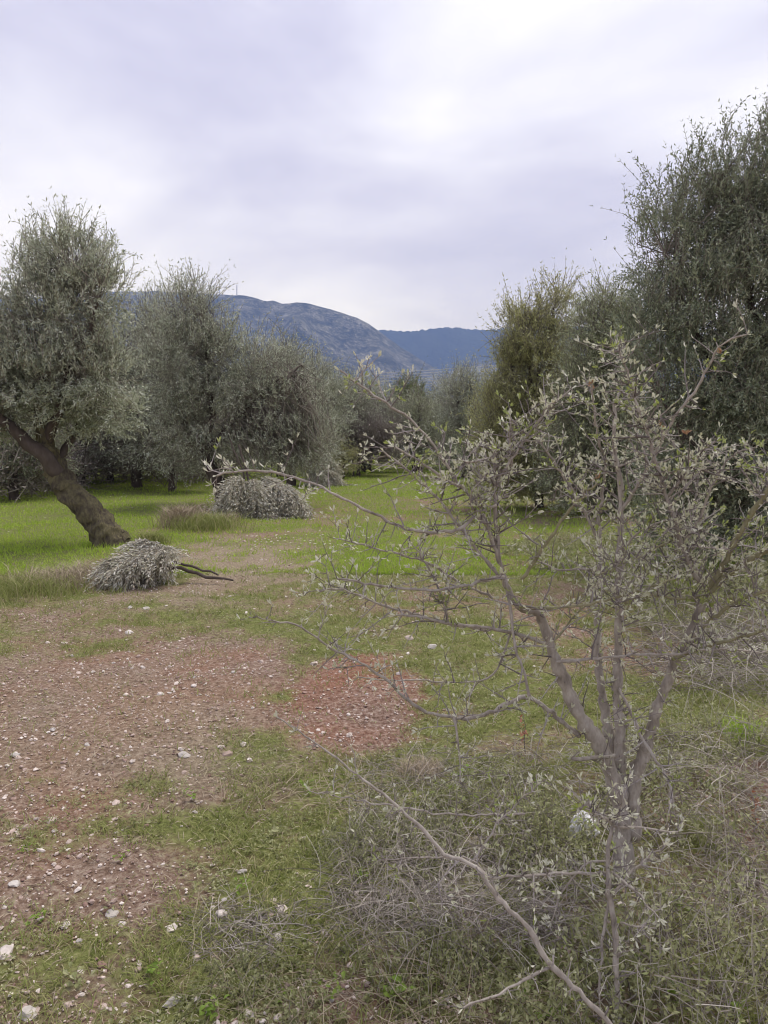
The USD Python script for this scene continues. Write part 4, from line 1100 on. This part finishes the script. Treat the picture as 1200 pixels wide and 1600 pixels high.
def tuft(name, label, px, py, n, h, rad, mk, seed, w=0.004, lean=0.5, cat='grass clump', group=None):
    rng = np.random.default_rng(seed)
    g = ground(px, py)
    x, y = g[0] + rad * rng.normal(size=n) * 0.5, g[1] + rad * rng.normal(size=n) * 0.5
    o = obj(name, blades(x, y, h * rng.uniform(0.45, 1.1, n), np.full(n, w), rng, lean), M[mk])
    return tag(o, label, cat, group)


tuft('dry_grass_clump', 'tan dry grass clump between the leaning olive and the twiggy olive', 285, 822, 900, 0.55, 0.34, 'dry_grass', 1, 0.010, 0.5)
tuft('grass_clump', 'tall green grass clump beside the tan dry clump', 322, 826, 900, 0.40, 0.6, 'grass', 2, 0.012, 0.6)
tuft('grass_clump', 'dark grass around the foot of the leaning olive, on its left', 105, 912, 1500, 0.30, 0.55, 'dry_grass', 3, 0.007, 0.7)
tuft('grass_clump', 'fresh green grass at the left edge before the leaning olive', 30, 925, 1500, 0.28, 0.6, 'grass', 4, 0.007, 0.6)
tuft('grass_clump', 'small green leafy clump behind the fan of cut branches', 238, 850, 350, 0.30, 0.22, 'grass', 5, 0.012, 0.6)
tuft('dry_grass_clump', 'dry brown grass clump right of the red soil patch', 655, 1208, 900, 0.10, 0.12, 'dry_grass', 6, 0.0025, 0.9)
tuft('grass_clump', 'bright green grass tuft under the right-hand pear boughs', 1158, 1150, 260, 0.17, 0.10, 'grass_far', 7, 0.004, 0.8)
tuft('dry_grass_clump', 'brownish grass tuft at the right of the yellow grass under the cut branches', 355, 815, 300, 0.25, 0.2, 'dry_grass', 8, 0.009, 0.6)

# ------------------------------------------------------------------ dead twigs and undergrowth


def tangle(name, label, px0, px1, py0, py1, n, hmax, seed, mk='dry_twig', L=(0.12, 0.45), r=(0.0009, 0.0024), cat='dead twigs', flat=0.5):
    rng = np.random.default_rng(seed)
    a, b = [], []
    g00, g10, g01, g11 = ground(px0, py1), ground(px1, py1), ground(px0, py0), ground(px1, py0)
    u, v_ = rng.uniform(size=n), rng.uniform(size=n)
    wob = 0.75 + 0.5 * rng.uniform(size=n)
    x = (g00[0] * (1 - u) + g10[0] * u) * (1 - v_) + (g01[0] * (1 - u) + g11[0] * u) * v_
    y = (g00[1] * (1 - u) + g10[1] * u) * (1 - v_) + (g01[1] * (1 - u) + g11[1] * u) * v_
    x, y = x + 0.05 * rng.normal(size=n), y + 0.06 * rng.normal(size=n)
    lump = meshkit.fbm(np.stack([x, y, 0 * x], -1) * 3, 3, seed)
    top = hmax * np.clip(2.2 * (lump - 0.25), 0.1, 1)
    p0 = on_ground(x, y) + np.stack([0 * x, 0 * x, top * rng.uniform(0, 1, n) ** 1.3], -1)
    d = rand_dirs(n, rng) * [1, 1, flat] + [0, 0, 0.15]
    d = unit(d)
    Ls = rng.uniform(*L, n)
    k = 6
    q = np.linspace(0, 1, k)[None, :, None]
    line = p0[:, None] + d[:, None] * q * Ls[:, None, None] + rng.normal(size=(n, 1, 3)) * 0.2 * Ls[:, None, None] * q**2 + rng.normal(size=(n, k, 3)) * 0.012 * Ls[:, None, None]
    line[..., 2] -= 0.35 * Ls[:, None] * (q[..., 0] ** 2)
    line[..., 2] = np.maximum(line[..., 2], gz(line[..., 0], line[..., 1]) + 0.002)
    rr = rng.uniform(*r, n)[:, None] * np.linspace(1, 0.5, k)
    o = obj(name, tubes(line, rr, 3, False), M[mk])
    return tag(o, label, cat, kind='stuff')


tangle('twig_tangle', 'heap of grey dead twigs at the bottom centre', 530, 880, 1330, 1480, 2300, 0.15, 401, L=(0.06, 0.28), r=(0.0007, 0.0018))
tangle('twig_tangle', 'thin dry stems over the grass at the bottom edge', 330, 900, 1500, 1640, 420, 0.06, 402, mk='dry_grass', L=(0.08, 0.3), r=(0.0006, 0.0014))
tangle('twig_tangle', 'dry stems round the pear trunk', 560, 1000, 1180, 1330, 1700, 0.15, 403, L=(0.06, 0.24), r=(0.0008, 0.0018))
tangle('twig_tangle', 'brown dry stems at the edge of the bare soil', 330, 600, 1190, 1270, 420, 0.05, 404, mk='dry_grass', L=(0.05, 0.2), r=(0.0008, 0.0016))
tangle('twig_tangle', 'grey bramble canes behind the pear on the right', 1020, 1300, 990, 1090, 1000, 0.50, 405, L=(0.2, 0.8), r=(0.0012, 0.003))
tangle('twig_tangle', 'dead twig patch lying on the soil at lower left of the tangle', 320, 450, 1420, 1480, 420, 0.03, 406, L=(0.05, 0.18), r=(0.0007, 0.0017), flat=0.2)
tangle('twig_tangle', 'woody canes in the green undergrowth at the lower right', 980, 1330, 1180, 1640, 1700, 0.36, 407, L=(0.08, 0.35), r=(0.0008, 0.002))


def undergrowth(label, px, py, wx, wy, hgt, n, seed, mat='weed', leaf=(0.012, 0.026)):
    """A low leafy shrub: many thin stems with small leaves."""
    rng = np.random.default_rng(seed)
    g = ground(px, py)
    t = thing('low_shrub', label, 'shrub', g)
    x, y = g[0] + wx * rng.uniform(-1, 1, n), g[1] + wy * rng.uniform(-1, 1, n)
    inside = ((x - g[0]) / wx) ** 2 + ((y - g[1]) / wy) ** 2 < 1
    inside &= meshkit.fbm(np.stack([x, y, 0 * x], -1) * 5, 3, seed + 9) > 0.45
    x, y = x[inside], y[inside]
    n = len(x)
    b = on_ground(x, y)
    edge = np.sqrt(np.clip(1 - ((x - g[0]) / wx) ** 2 - ((y - g[1]) / wy) ** 2, 0.05, 1))
    h = hgt * edge * rng.uniform(0.45, 1.15, n) * (0.5 + meshkit.fbm(b * 4, 3, seed))
    d = unit(np.stack([0.45 * rng.normal(size=n), 0.45 * rng.normal(size=n), np.ones(n)], -1))
    q = np.linspace(0, 1, 5)[None, :, None]
    line = b[:, None] + d[:, None] * q * h[:, None, None] + rng.normal(size=(n, 1, 3)) * 0.15 * h[:, None, None] * q**2
    keep = rng.uniform(size=n) < 0.5
    obj('stems', tubes(line[keep], np.tile(np.linspace(0.0017, 0.0008, 5), (keep.sum(), 1)), 3, False), M['dry_twig'], t, kind='stuff')
    k = 13
    qq = rng.uniform(0.25, 1.0, (n, k))
    i = np.clip((qq * 4).astype(int), 0, 3)
    fr = qq * 4 - i
    rows = np.arange(n)[:, None]
    B = (line[rows, i] * (1 - fr[..., None]) + line[rows, i + 1] * fr[..., None]).reshape(-1, 3)
    D = rand_dirs(len(B), rng) + [0, 0, 0.35]
    s = rng.uniform(*leaf, len(B))
    obj('foliage', leaves(B, D, rng.normal(size=B.shape) + [0, 0, 0.6], s, s * rng.uniform(0.3, 0.5, len(B))), M[mat], t)


undergrowth('dense small leaved green shrub at the lower right corner', 1130, 1560, 0.42, 0.36, 0.42, 700, 501)
undergrowth('olive green low shrub right of the pear trunk', 1090, 1290, 0.40, 0.50, 0.34, 800, 502)
undergrowth('green shrub behind the right-hand pear stem', 1150, 1180, 0.45, 0.45, 0.36, 700, 503)
undergrowth('low green leaves at the foot of the pear shoot', 900, 1590, 0.28, 0.22, 0.20, 420, 504)
undergrowth('green weeds left of the pear trunk, behind the white bag', 860, 1330, 0.26, 0.30, 0.22, 420, 505)
undergrowth('pale leafy weeds just left of the twig heap', 620, 1320, 0.36, 0.26, 0.12, 620, 506, leaf=(0.008, 0.02))
undergrowth('fine grey green weeds round the low pear sucker', 780, 1270, 0.34, 0.34, 0.16, 700, 509, leaf=(0.008, 0.02))
undergrowth('low green weeds in the twig heap at the bottom centre', 690, 1500, 0.34, 0.24, 0.12, 520, 510, leaf=(0.008, 0.02))
undergrowth('leafy green weeds at the bottom edge below the dead twig patch', 420, 1560, 0.28, 0.20, 0.07, 420, 511, leaf=(0.008, 0.018))
undergrowth('dark green bank of plants beneath the big wild olive', 1150, 960, 1.3, 1.0, 0.65, 1500, 507, leaf=(0.025, 0.05))
undergrowth('dark green growth under the grey green olive', 930, 870, 1.2, 1.6, 0.45, 1300, 508, leaf=(0.03, 0.06))

rng = np.random.default_rng(88)
for k_, (px, py) in enumerate([(430, 1310), (380, 1395), (190, 1345), (170, 1420), (60, 1440), (300, 1250), (120, 1540), (240, 1530), (330, 1590), (470, 1480), (520, 1560), (620, 1570), (740, 1590), (830, 1560), (860, 1590), (905, 1480), (1000, 1500), (1070, 1420), (1140, 1460),
                               (1060, 1560), (1180, 1380), (800, 1340), (840, 1240), (720, 1220), (600, 1230), (480, 1240), (560, 1380), (640, 1440), (1020, 1240), (1110, 1230), (980, 1590), (1150, 1590), (440, 1560), (210, 1290), (40, 1330), (700, 1400)]):
    g = ground(px, py)
    n = int(rng.integers(9, 20))
    big = rng.uniform(0.012, 0.026)
    hh = rng.uniform(0.01, 0.07)
    B = g + rng.normal(size=(n, 3)) * [0.018, 0.018, 0] + np.stack([0 * np.arange(n), 0 * np.arange(n), rng.uniform(0.005, hh, n)], -1)
    D = rand_dirs(n, rng) * [1, 1, 0.4] + [0, 0, 0.4]
    S = big * rng.uniform(0.7, 1.4, n)
    t = thing('leafy_weed', 'small fresh green broad leaved weed growing on the ground', 'weed', g, 'broad leaved weeds dotted over the foreground')
    W_, N_ = S * rng.uniform(0.45, 0.7, n), 0.35 * rng.normal(size=(n, 3)) + [0, 0, 1]
    for i in range(n):
        obj('leaf', leaves(B[i:i + 1], D[i:i + 1], N_[i:i + 1], S[i:i + 1], W_[i:i + 1], 'blade', 0.15), M['weed_bright' if k_ % 3 else 'weed'], t)

# red-leaved sprigs
for px, py, z, lab in ((820, 1118, 0.10, 'sprig of orange red leaves left of the pear trunk'), (1178, 1240, 0.05, 'small red leaved plant at the right edge')):
    rng = np.random.default_rng(px)
    g = ground(px, py + 60)
    t = thing('red_sprig', lab, 'plant', g)
    top = at(px, py, g[1])
    ln = np.linspace(g, top, 5)[None] + 0.006 * rng.normal(size=(1, 5, 3))
    obj('stem', tubes(ln, [np.linspace(0.003, 0.001, 5)], 5), M['pear_twig'], t)
    B = ln[0][rng.integers(2, 5, 12)] + 0.008 * rng.normal(size=(12, 3))
    for i in range(12):
        obj('leaf', leaves(B[i:i + 1], rand_dirs(1, rng), rand_dirs(1, rng), [0.028], [0.016], 'blade'), M['red_leaf'], t)

# rusty leaf tufts on the pear
for px, py, Y in ((1126, 553, 2.43), (933, 748, 2.42), (1033, 665, 2.55), (1073, 679, 2.52), (924, 600, 2.7), (773, 708, 2.5)):
    B, D, N, S = tuft_leaves([(at(px, py, Y), np.array([0, -0.3, 0.8]), 1.0)], prng, (0.014, 0.024), count=(7, 9), spread=0.8)
    obj('rusty_leaves', leaves(B, D, N, S, S * 0.4, 'blade', 0.2), M['pear_leaf_rust'], pear_t, label='tuft of rusty orange leaves')

# ------------------------------------------------------------------ small things
rng = np.random.default_rng(77)
g = ground(910, 1312) + [0, 0, 0.045]
ico = trimesh.creation.icosphere(2)
v = np.array(ico.vertices)
v = v * np.array([0.058, 0.045, 0.075]) * (1 + 0.9 * (np.abs(meshkit.fbm(v * 2.2, 4, 5) - 0.5) * 2)[:, None] - 0.25)
tag(obj('plastic_bag', (v + g, np.array(ico.faces)), M['white_plastic']), 'crumpled white plastic bag caught in the weeds beside the pear trunk', 'bag')

t = thing('marker_post', 'thin stake with a small white square tag, right of the twiggy olive', 'marker', ground(424, 758))
gp = ground(424, 758)
topp = at(424, 712, gp[1])
obj('stake', tubes([[gp, topp]], [[0.012, 0.012]], 6), M['dark_metal'], t)
bx = trimesh.creation.box((0.13, 0.012, 0.13))
bx.apply_translation(at(424, 718, gp[1]) - [0, 0.022, 0])
obj('tag_plate', bx, M['white_plastic'], t)

for px, py0, py1, lab in ((933, 690, 790, 'dark thin post behind the pear, under the grey green olive'), (733, 676, 752, 'dark thin post before the far silvery olive'), (552, 700, 742, 'dark thin post beside the yellow green bush at the far end')):
    g = ground(px, py1 + 4)
    top = at(px, py0, g[1])
    t = thing('fence_post', lab, 'post', g)
    obj('shaft', tubes([[g - [0, 0, 0.1], (g + top) / 2, top]], [[0.04, 0.036, 0.034]], 8), M['dark_metal'], t)
    obj('cap', tubes([[top, top + [0, 0, 0.03]]], [[0.05, 0.03]], 8), M['dark_metal'], t)

# house glimpsed between the trees
hx, hy = at(606, 690, 75)[0], 75.0
t = thing('white_house', 'small white house showing through the branches at the end of the field', 'house', (hx, hy, 0))


def boxm(x0, x1, y0, y1, z0, z1):
    b = trimesh.creation.box((x1 - x0, y1 - y0, z1 - z0))
    b.apply_translation(((x0 + x1) / 2, (y0 + y1) / 2, (z0 + z1) / 2))
    return b


obj('wall', boxm(hx - 1.7, hx + 1.7, hy, hy + 6, -0.4, 3.9), M['white_wall'], t)
obj('roof', boxm(hx - 1.85, hx + 1.85, hy - 0.15, hy + 6.15, 3.903, 4.1), M['white_wall'], t)
obj('window', boxm(hx - 0.2, hx + 0.7, hy - 0.04, hy + 0.02, 2.0, 3.1), M['dark_pane'], t)

# overhead wires far behind
for k in range(8):
    A, B_ = at(250, 600 + 4.2 * k, 165 + k * 0.6), at(1150, 538 + 4.2 * k, 175 + k * 0.6)
    q = np.linspace(0, 1, 40)[:, None]
    ln = A * (1 - q) + B_ * q
    ln[:, 2] -= 1.0 * 4 * q[:, 0] * (1 - q[:, 0])
    o = obj('overhead_wire', tubes([ln], [np.full(40, 0.05)], 5), M['wire'])
    tag(o, 'thin grey overhead wire of the parallel bundle crossing below the dark ridge', 'wire', 'parallel overhead wires before the ridge')
